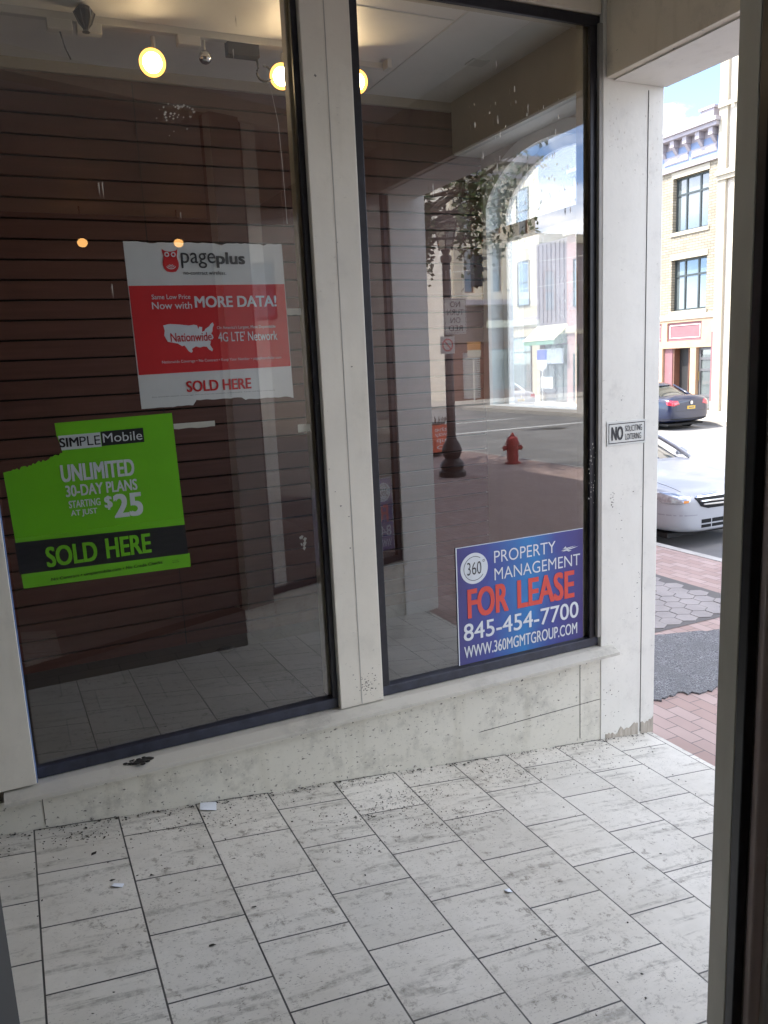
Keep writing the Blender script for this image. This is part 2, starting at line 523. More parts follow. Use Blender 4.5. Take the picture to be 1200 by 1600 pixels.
# hexagonal pavers panel, each block modelled with its gap
def hexes():
    mb = MB(); s = .108; dx = s * math.sqrt(3); dy = s * 1.5
    for i in range(-10, 11):
        for j in range(-2, 52):
            cx = 4.95 + i * dx + (dx / 2 if j % 2 else 0); cy = 1.5 + j * dy
            if cx < 3.6 or cx > 6.04 or cy < 1.49 or cy > 9: continue
            h = .009 + random.uniform(-.002, .002); k = s * .955
            mb.prism([(cx + k * math.sin(R(60 * q)), cy + k * math.cos(R(60 * q))) for q in range(6)], .004, h, FL)
    return mb
m_hex = mat("grey_hex_paver", (.29, .265, .255), .85, .16, 2.5, bmp=.3, bscale=60)
g = MB(); g.face([(3.6, 1.36, .004), (6.15, 1.36, .004), (6.15, 9.2, .004), (3.6, 9.2, .004)])
structure(g.build("paver_joint_bed", flat("joint_sand", (.09, .08, .075))))
structure(hexes().build("hexagon_pavers", m_hex))
pl = [(3.72, .40), (3.86, .31), (4.05, .33), (4.2, .24), (4.42, .27), (4.75, .14), (5.2, -.08), (5.9, -.3), (6.15, .2), (5.8, .75), (5.35, 1.08), (4.9, 1.27), (4.6, 1.30), (4.2, 1.24), (3.85, 1.22), (3.66, .9)]
pr = []
for i in range(len(pl)):
    a, b = Vector(pl[i]), Vector(pl[(i + 1) % len(pl)])
    for k in range(6):
        p = a.lerp(b, k / 6); pr.append((p.x + random.uniform(-.018, .018), p.y + random.uniform(-.018, .018)))
g = MB(); g.prism(pr, -.05, .012, FL)
structure(g.build("asphalt_patch", m_patch))

g = MB()
N = 40
for i in range(N):
    xa, xb = -1.5 + (4.97) * i / N, -1.5 + 4.97 * (i + 1) / N
    g.face([(xa, -3.05, fz(xa)), (xb, -3.05, fz(xb)), (xb, .0, fz(xb)), (xa, .0, fz(xa))])
structure(g.build("vestibule_floor", m_tile))

# ------------------------------------------------------------------ the display window we look at
GY = .05                                   # plane of the glass
win = thing("shop_window", "white framed corner display window with two tall panes above a scuffed low kick wall", "shop window", (0, 0, 0))
g = MB(); g.prism([(-1.5, fz(-1.5) - .1), (3.06, fz(3.06) - .1), (3.06, .60), (-1.5, .60)], 0, .16, FR)
g.build("kick_wall", m_kick, win)
g = MB()
poly = [(-.078, .612), (-.078, .630), (-.02, .655), (.06, .662), (.06, .612), (.0, .612), (.0, .6005), (-.001, .6005), (-.001, .612)]
g.prism(poly, -.22, 3.145, lambda a, b, d: (d, a, b))
g.build("sill", m_sill, win, .006)
g = MB(); g.box(1.362, 1.605, -.012, .13, .66, 4.14)
g.build("post", m_post, win, .004)
g = MB(); g.box(1.478, 1.482, -.0135, -.008, .665, 4.13)
g.build("post_seam", mat("paint_seam", (.42, .41, .38)), win)
g = MB(); g.box(-.62, -.085, -.03, .13, .665, 4.14)
g.build("corner_post", m_post, win, .003)
g = MB(); g.box(-.0845, -.081, -.026, .06, .668, 4.12)
g.build("blue_jamb", m_blue, win)
g = MB(); g.prism([(3.062, fz(3.062) - .1), (3.49, fz(3.49) - .1), (3.49, 4.35), (3.062, 4.35)], -.004, .14, FR)
pier = g.build("pier", m_pier, win, .004)
g = MB(); g.box(3.375, 3.379, -.0065, 0, .03, 3.80)
g.box(2.905, 2.908, -.002, .003, .10, .60); g.box(-.075, -.072, -.002, .003, .45, .60)
g.box(2.2, 3.06, -.002, .003, .318, .321)
g.build("seam", m_seam, win)
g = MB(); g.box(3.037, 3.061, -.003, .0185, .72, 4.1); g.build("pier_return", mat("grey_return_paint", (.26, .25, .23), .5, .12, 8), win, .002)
# rotten bare wood at the pier foot
def ragged(x0, x1, z0, z1, jit, n=26, zf=None):
    top, h = [], z1
    for i in range(n + 1):
        h += random.uniform(-jit, jit) * .55 + (z1 - h) * .18
        top.append((x0 + (x1 - x0) * i / n, max(h, .012)))
    return [(x0, zf(x0) if zf else z0), *top, (x1, zf(x1) if zf else z0)]
g = MB(); g.prism(ragged(3.10, 3.36, 0, .085, .024, 30, fz), -.007, 0, FR)
g.prism(ragged(3.382, 3.485, 0, .09, .02, 16, fz), -.007, 0, FR)
g.build("bare_wood_patch", m_wood, win)
g = MB(); g.box(-1.5, 3.05, .0, .2, 4.145, 4.35)
g.build("header", m_header, win)

def pane(x0, x1, z0, z1, tilt=0, fl=True, tl=.052, tr_=.052, yc=GY):
    f = MB(); t = .052
    f.box(x0, x1, .02, .042, z1 - t, z1)
    if fl: f.box(x0, x0 + tl, .02, .042, z0 + t, z1 - t)
    f.box(x1 - tr_, x1, .02, .042, z0 + t, z1 - t)
    fo = f.build("window_frame", m_black, win, .003)
    f = MB(); f.box(x0, x1, .019, .085, z0, z0 + t); f.build("bottom_rail", m_navy, fo, .004)
    f = MB(); f.box(x1 - tr_ - .008, x1, .074, .13, z0 + t, z1); f.build("glazing_stop", m_tan, fo, .003)
    p = MB()
    dy = math.tan(tilt) * (x1 - x0) / 2
    p.face([(x0 + .01, yc - dy, z0 + .02), (x1 - .01, yc + dy, z0 + .02), (x1 - .01, yc + dy, z1 - .02), (x0 + .01, yc - dy, z1 - .02)])
    p.build("pane", m_glass, fo)
    return fo
pane(-.08, 1.362, .662, 4.14, R(.6), False, tr_=.030, yc=GY - .004)
pane(1.605, 3.06, .662, 4.14, tr_=.064)
# splashes of old paint and drips dried on the glass
def flecks(n, x0, x1, z0, z1, y, smin, smax, elong=1.6):
    mb = MB()
    for i in range(n):
        x = random.uniform(x0, x1); z = random.uniform(z0, z1)
        s = random.uniform(smin, smax); e = random.uniform(1, elong)
        pts = [(x + s * .5 * math.cos(a) * random.uniform(.6, 1.2), z + s * e * .5 * math.sin(a) * random.uniform(.7, 1.2)) for a in [k * math.pi / 3 for k in range(6)]]
        mb.face([(a, y, b) for a, b in pts])
    return mb
m_fleck = mat("dried_paint_fleck", (.55, .53, .48), .7, .1)
mb = flecks(36, 2.25, 2.95, 3.1, 3.75, GY - .022, .003, .009, 6)
for k in range(16):
    x = random.uniform(.05, 2.9); z = random.uniform(2.4, 4.0)
    mb.face([(a, GY - .022, b) for a, b in ((x, z), (x + .003, z + random.uniform(0, .02)), (x + .005, z + .002), (x + .003, z - .03 - random.random() * .06))])
for pts in ([(1.20, 3.72), (1.225, 3.60), (1.245, 3.48), (1.252, 3.3), (1.256, 3.05)],):
    for a, b in zip(pts, pts[1:]):
        mb.face([(a[0], GY - .022, a[1]), (a[0] + .0022, GY - .022, a[1]), (b[0] + .0022, GY - .022, b[1]), (b[0], GY - .022, b[1])])
for k in range(34):
    x = .80 + random.gauss(0, .045) ; z = 3.52 - abs(random.gauss(0, .06)); s = random.uniform(.0015, .006)
    mb.face([(x - s, GY - .022, z), (x, GY - .022, z - s), (x + s * 1.4, GY - .022, z + s * .4), (x, GY - .022, z + s)])
o = mb.build("paint_drips", m_fleck, win); o['kind'] = 'stuff'
mb = flecks(50, 3.10, 3.46, 3.3, 3.75, -.0055, .003, .008, 3)
mb2 = flecks(30, 2.985, 3.05, 1.5, 1.9, .0185, .003, .008, 2)
o = mb.build("paint_splash", m_fleck, win); o['kind'] = 'stuff'
mb = MB()
for cx, cz, sx, sz, y, n in ((1.52, .76, .03, .035, -.0128, 60), (1.42, 3.68, .002, .003, -.0128, 4), (1.45, 1.9, .05, .5, -.0128, 9), (3.22, 1.5, .06, .3, -.0052, 14), (3.33, .95, .03, .12, -.0052, 16), (3.13, 1.55, .012, .02, -.0052, 18), (3.15, .25, .05, .12, -.0052, 26)):
    for k in range(n):
        x, z, s_ = random.gauss(cx, sx), random.gauss(cz, sz), random.uniform(.0015, .006)
        mb.face([(x - s_, y, z), (x, y, z - s_ * random.uniform(.3, 1.4)), (x + s_ * random.uniform(.6, 1.4), y, z), (x, y, z + s_ * .5)])
o = mb.build("scuff_marks", flat("grey_scuff", (.13, .12, .105)), win); o['kind'] = 'stuff'
o = mb2.build("paint_splash", m_fleck, win); o['kind'] = 'stuff'
g = MB()
for k in range(60):
    x = random.gauss(.36, .024); y = random.gauss(-.03, .014); s = random.uniform(.003, .010)
    g.sphere((x, y, .655), s, 6, 4, (1.4, 1, .5))
tag(g.build("leaf_clump", mat("black_rotten_leaf", (.02, .018, .015), .8, .3)), "small black clump of rotten leaves lying on the window sill", "leaves")

# white beam over the entrance, spanning to the opposite pier
beam = thing("entrance_beam", "deep painted beam over the open street entrance, pale underside", "beam", (0, 0, 0))
g = MB(); g.box(3.08, 3.52, -3.35, -.008, 3.835, 4.35)
g.build("beam_casing", m_header, beam, .004)
g = MB(); g.box(3.13, 3.50, -3.34, -.009, 3.826, 3.835)
g.build("soffit_board", m_pier, beam)

g = MB(); g.box(-1.5, 3.08, -3.4, 0.0, 4.352, 4.42)
structure(g.build("vestibule_ceiling", m_ceil))

# ------------------------------------------------------------------ display bay behind the glass
YS = 1.66
slat = thing("slat_wall", "dark brown horizontal slat wall behind the display window", "wall", (0, YS, 0))
g = MB()
z = .56
while z < 4.13:
    g.box(-2.6, 3.40, 0, .03, z, min(z + .1045, 4.13)); z += .1155
g.build("slats", m_slat, slat, .003)
g = MB(); g.box(-2.6, 3.40, .031, .08, .5, 4.3)
g.build("groove_backing", flat("black_groove", (.006, .004, .004)), slat)
g = MB(); g.box(-2.6, 3.1, -.02, .03, 4.132, 4.19)
g.build("top_trim", m_beige, slat)
g = MB(); g.box(.9, .905, -.002, 0, .56, 4.12)
g.build("panel_joint", m_blackplastic, slat)

def tile2():
    m = m_tile.copy(); m.name = "display_floor_tile"
    return m
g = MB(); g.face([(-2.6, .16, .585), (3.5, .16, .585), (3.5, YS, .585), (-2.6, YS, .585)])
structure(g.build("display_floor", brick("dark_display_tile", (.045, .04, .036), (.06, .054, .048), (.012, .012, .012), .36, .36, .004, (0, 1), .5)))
ZC2 = 4.19
g = MB(); g.box(-2.6, 3.1, .2, YS - .021, ZC2, ZC2 + .1)
structure(g.build("display_ceiling", m_ceil))
g = MB(); g.box(2.418, 2.428, .2, 1.60, ZC2 - .004, ZC2); g.box(-2.0, 2.41, .42, .43, ZC2 - .004, ZC2)
g.box(2.10, 2.33, 1.10, 1.13, ZC2 - .03, ZC2); g.box(2.30, 2.33, 1.02, 1.09, ZC2 - .05, ZC2)
g.box(2.80, 2.92, .86, .96, ZC2 - .006, ZC2)
structure(g.build("ceiling_batten", m_trackwhite))
# inner face of the street wall: header over a recess, arched window
m_arch_white = painted("arch_white_paint", (.78, .80, .78), .1, .1, .1)
sw = thing("street_wall", "beige inner street wall with a deep header above the arched window recess", "wall", (0, 0, 0))
g = MB(); g.box(3.09, 3.34, .145, YS - .03, 3.845, 4.33)
g.build("header", m_beige, sw)
g = MB(); g.box(3.10, 3.335, .146, YS - .035, 3.835, 3.845)
g.build("header_underside", m_arch_white, sw)
# wall with the arched opening: polygon strips each side of an elliptical head
AY0, AY1, AZ0, AZS, AZT = .17, 1.59, 2.03, 3.50, 3.80
AC, AH = (AY0 + AY1) / 2 - .02, .52
def arch_top(y, k=1.0, lift=0):
    t = max(-1, min(1, (y - (AY0 + AY1) / 2) / ((AY1 - AY0) / 2) / k))
    return AZS + lift + (AZT - AZS) * (1 - abs(t) ** 2.1) ** .72
XI, XO = 3.345, 3.49
ys = [AY0 + (AY1 - AY0) * i / 28 for i in range(29)]
g = MB()
g.box(XI, XO, .142, AY0, .5, 4.33); g.box(XI, XO, AY1, YS + .1, .5, 4.33); g.box(XI, XO, AY0, AY1, .5, AZ0)
for a, b in zip(ys, ys[1:]):
    g.prism([(a, arch_top(a)), (b, arch_top(b)), (b, 4.33), (a, 4.33)], XI, XO, lambda p, q, d: (d, p, q))
g.build("wall", m_beige, sw)
aw = thing("arched_window", "arched street window with pale casing and a horizontal transom bar", "window", (0, 0, 0))
def arch_band(mb, x0, x1, t, e=0.0):
    """casing that follows the opening, t wide towards the inside"""
    outer = [(AY0 - e, AZ0)] + [(y, arch_top(y) + e) for y in ys] + [(AY1 + e, AZ0)]
    cy, cz = (AY0 + AY1) / 2, 3.2
    inner = [(AY0 + t, AZ0)] + [(AY0 + t + (AY1 - AY0 - 2 * t) * i / 28, arch_top(ys[i]) - t) for i in range(29)] + [(AY1 - t, AZ0)]
    for i in range(len(outer) - 1):
        mb.prism([outer[i], outer[i + 1], inner[i + 1], inner[i]], x0, x1, lambda p, q, d: (d, p, q))
g = MB(); arch_band(g, XI - .03, XI - .001, .03, .055); g.build("casing", m_arch_white, aw)
g = MB(); arch_band(g, XI, XO + .06, .014); g.build("jamb_lining", mat("sky_tinted_lining", (.66, .74, .76), .5, .08), aw)  # lining colour carries the blue of the skylight falling on it
g = MB(); arch_band(g, XO - .03, XO + .01, .07); g.build("sash_frame", m_arch_white, aw)
tb = MB(); tb.box(XI + .03, XO, AY0 + .015, AY1 - .015, 3.235, 3.325)
tb.build("transom_bar", m_tan, aw, .004)
g = MB(); g.box(XI - .05, XO, AY0, AY1, AZ0, AZ0 + .02); g.build("sill", m_arch_white, aw)
g = MB()
pts = [(AY0 + .02, AZ0 + .03)] + [(AY0 + .02 + (AY1 - AY0 - .04) * i / 28, arch_top(ys[i]) - .02) for i in range(29)] + [(AY1 - .02, AZ0 + .03)]
g.face([(XO - .015, p, q) for p, q in pts])
g.build("pane", m_dusty, aw)

# ------------------------------------------------------------------ track and spot lamps
tr = thing("light_track", "white ceiling light track with square junction boxes above the display", "light track", (0, .98, ZC2))
g = MB(); g.box(-.6, 1.75, -.02, .02, -.035, 0)
g.build("rail", m_trackwhite, tr)
for x in (.46, .60, 1.10):
    g = MB(); g.box(x - .06, x + .06, -.03, .03, -.085, -.036); g.build("junction_box", m_trackwhite, tr, .004)
g = MB(); g.tube([(.46, 0, -.085), (.48, .03, -.15), (.5, .03, -.2)], .004, 5); g.build("wire", m_blackplastic, tr)
m_bulb = emit("warm_bulb", (1, .74, .42), 14)
m_halo_glow = emit("amber_halo_glow", (1, .42, .07), .9)  # added glow imitating the orange halo around each lit bulb
def spot(loc, aim, label, dim=1):
    t = thing("spot_lamp", label, "spot lamp", loc, 0, "ceiling spot lamps in the display")
    q = Vector(aim).normalized().to_track_quat('Y', 'Z').to_matrix().to_4x4()
    g = MB(); g.lathe([(.03, -.17), (.045, -.15), (.05, -.03), (.063, 0), (.063, .012), (.055, .012), (.055, .004)], (0, 0, 0), 20, 'y')
    for v in g.bm.verts: v.co = q @ v.co
    g.build("lamp_can", m_trackwhite, t, 0, True)
    g = MB(); g.lathe([(.054, .006), (.048, .018), (.03, .026), (.005, .029)], (0, 0, 0), 20, 'y')
    for v in g.bm.verts: v.co = q @ v.co
    g.build("bulb_face", m_bulb, t, 0, True)
    g = MB(); g.lathe([(.0545, .0125), (.068, .010), (.068, .016), (.0545, .0165)], (0, 0, 0), 24, 'y')
    for v in g.bm.verts: v.co = q @ v.co
    g.build("halo_ring", m_halo_glow, t, 0, True)
    g = MB(); p = q @ Vector((0, -.1, .05)); g.tube([tuple(p), (p.x, p.y, ZC2 - .035 - loc[2])], .012, 8)
    g.build("stem", m_trackwhite, t)
    return t
spot((.90, .96, 4.00), (-.32, -.9, -.3), "glowing round spot lamp on the ceiling track above the red and white poster")
spot((1.615, .98, 4.01), (-.42, -.85, -.3), "glowing spot lamp partly hidden behind the left edge of the middle post")
spot((2.07, .98, 4.025), (-.5, -.8, -.3), "glowing spot lamp just showing past the right edge of the middle post")
cb = thing("chrome_lamp_ball", "small unlit chrome ball lamp hanging between the glowing spots", "lamp", (1.19, 1.0, 4.07))
g = MB(); g.sphere((0, 0, 0), .035, 16, 12); g.build("ball", m_chrome, cb, 0, True)
g = MB(); g.tube([(0, 0, .03), (0, 0, .115)], .006, 6); g.build("stem", m_trackwhite, cb)
tb = thing("transformer_box", "black ceiling box with a looped black cable beside the chrome ball lamp", "cable box", (1.40, 1.0, 4.13))
g = MB(); g.box(-.09, .09, -.03, .03, -.04, .055); g.build("box", m_blackplastic, tb, .004)
g = MB(); g.tube([(.08, 0, -.04)] + [(.12 + .045 * math.cos(R(a)), 0, -.11 + .04 * math.sin(R(a))) for a in range(140, 480, 20)], .006, 6); g.build("cable_loop", m_blackplastic, tb)
lt = thing("ceiling_lantern", "small dark ceiling lantern cut by the top edge of the photo", "lantern", (.57, .86, 4.13))
g = MB(); g.lathe([(.03, .055), (.05, .03), (.045, .02), (.02, -.03), (.012, -.05), (.02, -.06)], (0, 0, 0), 8); g.build("lantern_body", m_blackplastic, lt)
g = MB(); [g.tube([(.05 * math.cos(R(a)), .05 * math.sin(R(a)), .03), (.03 * math.cos(R(a)), .03 * math.sin(R(a)), -.02), (0, 0, -.055)], .004, 5) for a in range(0, 360, 60)]; g.build("cage", m_blackplastic, lt)

dk = MB(); dk.sphere((0, 0, .012), .05, 12, 6, (1.3, .8, .35)); dk.box(-.02, .02, -.02, .02, .01, .03)
o = dk.build("floor_fitting", m_blackplastic); o.location = (1.10, 1.38, .587)
tag(o, "small black fitting lying on the display floor near the slat wall", "fitting")

# ------------------------------------------------------------------ posters and signs on the glass
gx = lambda x: x * (3.6 + GY) / 3.6
gz = lambda z: CAM_Z + (z - CAM_Z) * (3.6 + GY) / 3.6
m_pwhite = mat("poster_white", (.74, .74, .74), .5, .05, 3, bmp=.25, bscale=7); m_pred = mat("poster_red", (.66, .03, .035), .5, .07, 4, bmp=.25, bscale=7); m_pgrey = flat("poster_grey_ink", (.07, .07, .075))
m_pgreen = mat("poster_green", (.20, .60, .015), .5, .07, 4, bmp=.25, bscale=7); m_pblack = flat("poster_black", (.012, .012, .016)); m_plav = flat("poster_pale_ink", (.74, .76, .80))
PY = GY + .004

pp = thing("wireless_poster", "torn edged red and white phone network poster on the left pane", "poster", (gx(.525), PY, gz(2.255)), R(-.0))
W, H = .70, .712
edge = [(0, 0)] + [(W * i / 40, random.uniform(0, .004) + (.022 if .33 < i / 40 < .66 else .012 if i > 26 else 0) * (1 if i not in (0, 40) else 0)) for i in range(2, 40)] + [(W + .008, .006), (W, H)]
edge += [(W * (1 - i / 40), H - random.uniform(0, .004) - (.007 if i in (5, 16, 17, 33, 34) else 0)) for i in range(1, 40)] + [(-.006, H)]
g = MB(); g.prism(edge, 0, .002, FR); g.build("paper", m_pwhite, pp)
g = MB(); g.prism([(.003, .148), (W + .004, .157), (W, .533), (-.002, .527)], -.0008, 0, FR); g.build("red_band", m_pred, pp)
D1 = -.0018
g = MB()
letter(g, "MORE DATA!", .275, .655, .432, .482, D1, .035)
g.build("white_print", m_plav, pp); g = MB(); letter(g, "Now with", .088, .262, .428, .458, D1, .012)
letter(g, "Same Low Price", .090, .258, .470, .490, D1, .008)
g.build("white_print", m_plav, pp); g = MB(); letter(g, "4G LTE' Network", .368, .648, .280, .324, D1, .006)
letter(g, "On America's Largest, Most Dependable", .366, .642, .332, .350, D1, .004)
g.build("white_print", m_plav, pp); g = MB(); letter(g, "Nationwide Coverage • No Contract • Keep Your Number • pagepluscellular.com", .108, .66, .190, .206, D1)
g.build("white_print", m_plav, pp); g = MB()
usa = [(0, .86), (.02, .70), (0, .55), (.06, .36), (.15, .33), (.25, .30), (.33, .21), (.38, .23), (.45, .05), (.50, 0), (.53, .04), (.52, .12), (.60, .19), (.68, .15), (.75, .18), (.82, .17), (.86, .08), (.92, .02), (.94, .08), (.89, .22), (.91, .34), (.97, .44), (.96, .52), (.93, .58), (.96, .64), (.97, .76), (1.0, .84), (.98, .92), (.94, .88), (.90, .80), (.82, .72), (.80, .66), (.75, .64), (.76, .78), (.70, .80), (.68, .72), (.66, .84), (.60, .86), (.50, .84), (.30, .88), (.12, .90)]
g.prism([(.128 + a * .225, .236 + b * .142) for a, b in usa], D1, -.0009, FR)
g.build("white_map", m_plav, pp)
g = MB(); letter(g, "Nationwide", .155, .338, .286, .324, D1 - .001, .008); g.build("red_print", m_pred, pp); g = MB()
letter(g, "SOLD HERE", .205, .505, .062, .112, D1, .03); g.build("red_print", m_pred, pp); g = MB()
# little red owl emblem of the network
ow = [(0, 1), (.12, .94), (.28, .9), (.5, .88), (.72, .9), (.88, .94), (1, 1), (.97, .84), (.92, .72), (.94, .58), (1, .44), (1, .28), (.93, .14), (.78, .03), (.5, 0), (.22, .03), (.07, .14), (0, .28), (0, .44), (.06, .58), (.08, .72), (.03, .84)]
g.prism([(.152 + a * .068, .584 + b * .098) for a, b in ow], D1, -.0008, FR)
em = g.build("emblem", m_pred, pp)
g = MB()
for cx in (.172, .200):
    arc_band(g, cx, .659, .0055, .0105, 0, 360, D1 - .001, 20)
g.build("emblem_eyes", m_plav, em); g = MB()
for r in (.008, .015, .022):
    arc_band(g, .186, .622, r, r + .003, 215, 325, D1 - .001, 12)
g.build("emblem_lines", m_plav, em)
g = MB()
letter(g, "page", .232, .385, .602, .668, D1, .004); letter(g, "plus", .388, .520, .604, .672, D1, .035)
g.build("grey_print", m_pgrey, pp); g = MB(); letter(g, "no-contract wireless.", .238, .428, .574, .590, D1, .003)
g.build("grey_print", m_pgrey, pp); g = MB()
letter(g, "See store for details. Coverage and service not available everywhere. Taxes and fees may apply.", .05, .62, .046, .051, D1)
g.build("grey_print", m_pgrey, pp)

gp = thing("torn_green_poster", "bright green phone plan poster with its upper left corner torn off", "poster", (gx(-.045), PY, gz(1.535)), R(0))
W, H = .715, .70
tear = [(.215, .695), (.217, .64), (.228, .60), (.232, .565)]
x, z = .232, .565
while x > .02:
    x -= .008; z = .505 + (.565 - .505) * (x / .232) ** 1.2 + random.uniform(-.006, .006); tear.append((x, z))
ed = [(0.012, .0), (W + .012, -.012), (W + .012, .052), (W + .004, .055), (W + .002, .19), (W - .008, H + .004)] + tear + [(-.006, .505)]
g = MB(); g.prism(ed, 0, .002, FR); g.build("paper", m_pgreen, gp)
g = MB(); g.prism([(.004, .064), (W + .006, .052), (W + .002, .190), (.0, .203)], -.0008, 0, FR)
g.build("black_band", m_pblack, gp); g = MB(); g.prism([(.395, .582), (.575, .585), (.575, .648), (.395, .645)], -.0008, 0, FR); g.build("black_band", m_pblack, gp)
g = MB(); g.prism([(.230, .578), (.393, .580), (.393, .642), (.222, .640)], -.0008, 0, FR)
g.build("white_band", m_plav, gp); g = MB(); letter(g, "UNLIMITED", .215, .520, .440, .515, D1, .03); letter(g, "30-DAY PLANS", .225, .525, .375, .425, D1, .025)
letter(g, "STARTING", .232, .362, .325, .357, D1, .02); letter(g, "AT JUST", .236, .345, .283, .315, D1, .02)
g.build("white_print", m_plav, gp); g = MB(); letter(g, "$", .378, .412, .300, .362, D1, .03); letter(g, "25", .415, .540, .258, .365, D1, .04)
g.build("white_print", m_plav, gp); g = MB(); letter(g, "Mobile", .402, .568, .596, .636, D1, .002)
g.build("white_print", m_plav, gp)
g = MB(); letter(g, "SOLD", .115, .325, .078, .168, D1, .03); letter(g, "HERE", .362, .558, .082, .172, D1, .03)
g.build("green_print", m_pgreen, gp)
g = MB(); letter(g, "SIM", .224, .302, .590, .630, D1, .03); letter(g, "PLE", .306, .390, .590, .630, D1, .0); g.build("black_print", m_pblack, gp); g = MB()
letter(g, "No Contract • simplemobile.com • No Credit Checks", .125, .60, .012, .030, D1, .006, .006)
g.build("black_print", m_pblack, gp); g = MB(); letter(g, "Terms apply", .645, .675, .026, .031, D1); letter(g, "see store", .645, .675, .018, .023, D1)
g.build("black_print", m_pblack, gp)

def lease_mat():
    m, n, b, o = new_mat("blue_violet_print")
    t = n.nodes.new("ShaderNodeTexCoord"); s = n.nodes.new("ShaderNodeSeparateXYZ")
    n.links.new(t.outputs['Object'], s.inputs[0])
    r = n.nodes.new("ShaderNodeValToRGB")
    e = r.color_ramp.elements
    e[0].position = 0; e[0].color = (.055, .05, .20, 1); e[1].position = 1; e[1].color = (.05, .035, .17, 1)
    for p, c in ((.25, (.05, .07, .30, 1)), (.52, (.02, .19, .48, 1)), (.75, (.045, .06, .27, 1))):
        k = e.new(p); k.color = c
    f = noise(n, 3, 3)
    a = n.nodes.new("ShaderNodeMath"); a.operation = 'MULTIPLY_ADD'; a.inputs[1].default_value = 1.12
    q = n.nodes.new("ShaderNodeMath"); q.operation = 'MULTIPLY_ADD'; q.inputs[1].default_value = .35; q.inputs[2].default_value = -.17
    n.links.new(f, q.inputs[0]); n.links.new(s.outputs[0], a.inputs[0]); n.links.new(q.outputs[0], a.inputs[2])
    n.links.new(a.outputs[0], r.inputs[0]); n.links.new(r.outputs[0], b.inputs['Base Color'])
    b.inputs['Roughness'].default_value = .4
    return m
m_lease = lease_mat(); m_leasered = flat("lease_red", (.62, .07, .05)); m_leasewhite = flat("lease_white", (.66, .70, .74)); m_ink = flat("thin_black_ink", (.02, .02, .025))
def lease_sign(label, loc, rz):
    t = thing("lease_sign", label, "sign", loc, rz, "property lease signs in the windows")
    W, H = .865, .675
    g = MB(); g.box(0, W, 0, .004, 0, H); g.build("board", m_lease, t)
    g = MB()
    g.prism(ring_pts(.115, .545, .088, 40), D1 + .0008, -.0005, FR)
    letter(g, "PROPERTY", .245, .665, .555, .625, D1, -.004); letter(g, "MANAGEMENT", .245, .842, .455, .525, D1, -.004)
    letter(g, "845-454-7700", .035, .83, .135, .235, D1, .012); letter(g, "WWW.360MGMTGROUP.COM", .035, .82, .035, .105, D1, .01)
    g.box(.0, .006, -.0006, 0, .0, H); g.box(.006, W, -.0006, 0, H - .004, H)
    g.build("white_print", m_leasewhite, t)
    g = MB(); letter(g, "FOR", .065, .335, .262, .432, D1, .03); letter(g, "LEASE", .395, .80, .262, .432, D1, .03)
    g.build("red_print", m_leasered, t)
    g = MB(); letter(g, "360", .068, .160, .510, .582, D1 - .0006, -.008); arc_band(g, .176, .582, .005, .0075, 0, 360, D1 - .0006, 14)
    arc_band(g, .115, .545, .066, .069, 55, 325, D1 - .0006, 36)
    g.build("black_print", m_ink, t)
    return t
ls = lease_sign("blue lease sign in the lower right corner of the right pane", (2.100, GY - .006, .722), 0)
g = MB(); [g.face([(random.uniform(.70, .80), -.003, z0), (random.uniform(.70, .80), -.003, z0 + .004), (random.uniform(.72, .86), -.003, z0 + .012)]) for z0 in (.548, .552, .556, .560, .565, .57)]
g.build("scuff_mark", m_leasewhite, ls)

ns = thing("no_soliciting_sign", "small white black bordered notice screwed to the white pier", "sign", (3.095, -.0045, 1.868))
g = MB(); g.box(0, .295, -.004, 0, 0, .140); g.build("plate", flat("sign_cream", (.60, .61, .58)), ns, .001)
g = MB(); d = -.0048
for a in ((.012, .283, .012, .017), (.012, .283, .123, .128), (.012, .017, .017, .123), (.278, .283, .017, .123)):
    g.box(a[0], a[1], d, -.0041, a[2], a[3])
letter(g, "NO", .032, .120, .030, .110, -.0052, .035)
letter(g, "SOLICITING", .136, .262, .076, .112, -.0052, .002); letter(g, "LOITERING", .136, .256, .028, .064, -.0052, .002)
g.build("black_print", m_ink, ns)

m_tape = mat("old_white_tape", (.62, .60, .54), .6, .1)
for i, (x0, x1, z0, z1, lb) in enumerate(((1.215, 1.29, 2.64, 2.672, "short white tape scrap right of the red and white poster"), (.655, .84, 2.155, 2.182, "long thin tape strip beside the top of the green poster"), (1.235, 1.298, 2.095, 2.135, "white tape scrap on the pane edge below the red and white poster"))):
    g = MB(); a, b, c, d = gx(x0), gx(x1), gz(z0), gz(z1)
    n = 9
    low = [(a + (b - a) * k / n, c + random.uniform(0, .004)) for k in range(n + 1)]
    g.prism(low + [(b, d), (a, d - .001)], 0, .0012, FR)
    o = g.build("tape_strip", m_tape); o.location = (0, PY, 0)
    tag(o, lb, "tape", "tape scraps left on the left pane")
g = MB()
for k in range(9):
    x = gx(random.uniform(1.205, 1.235)); z = gz(random.uniform(1.53, 1.59)); s = random.uniform(.004, .011)
    g.prism([(x - s, z), (x, z - s * 1.5), (x + s, z + s * .3), (x, z + s)], 0, .001, FR)
o = g.build("sticker_residue", m_tape); o.location = (0, PY, 0)
tag(o, "torn white sticker residue low on the left pane beside the middle post", "sticker residue")

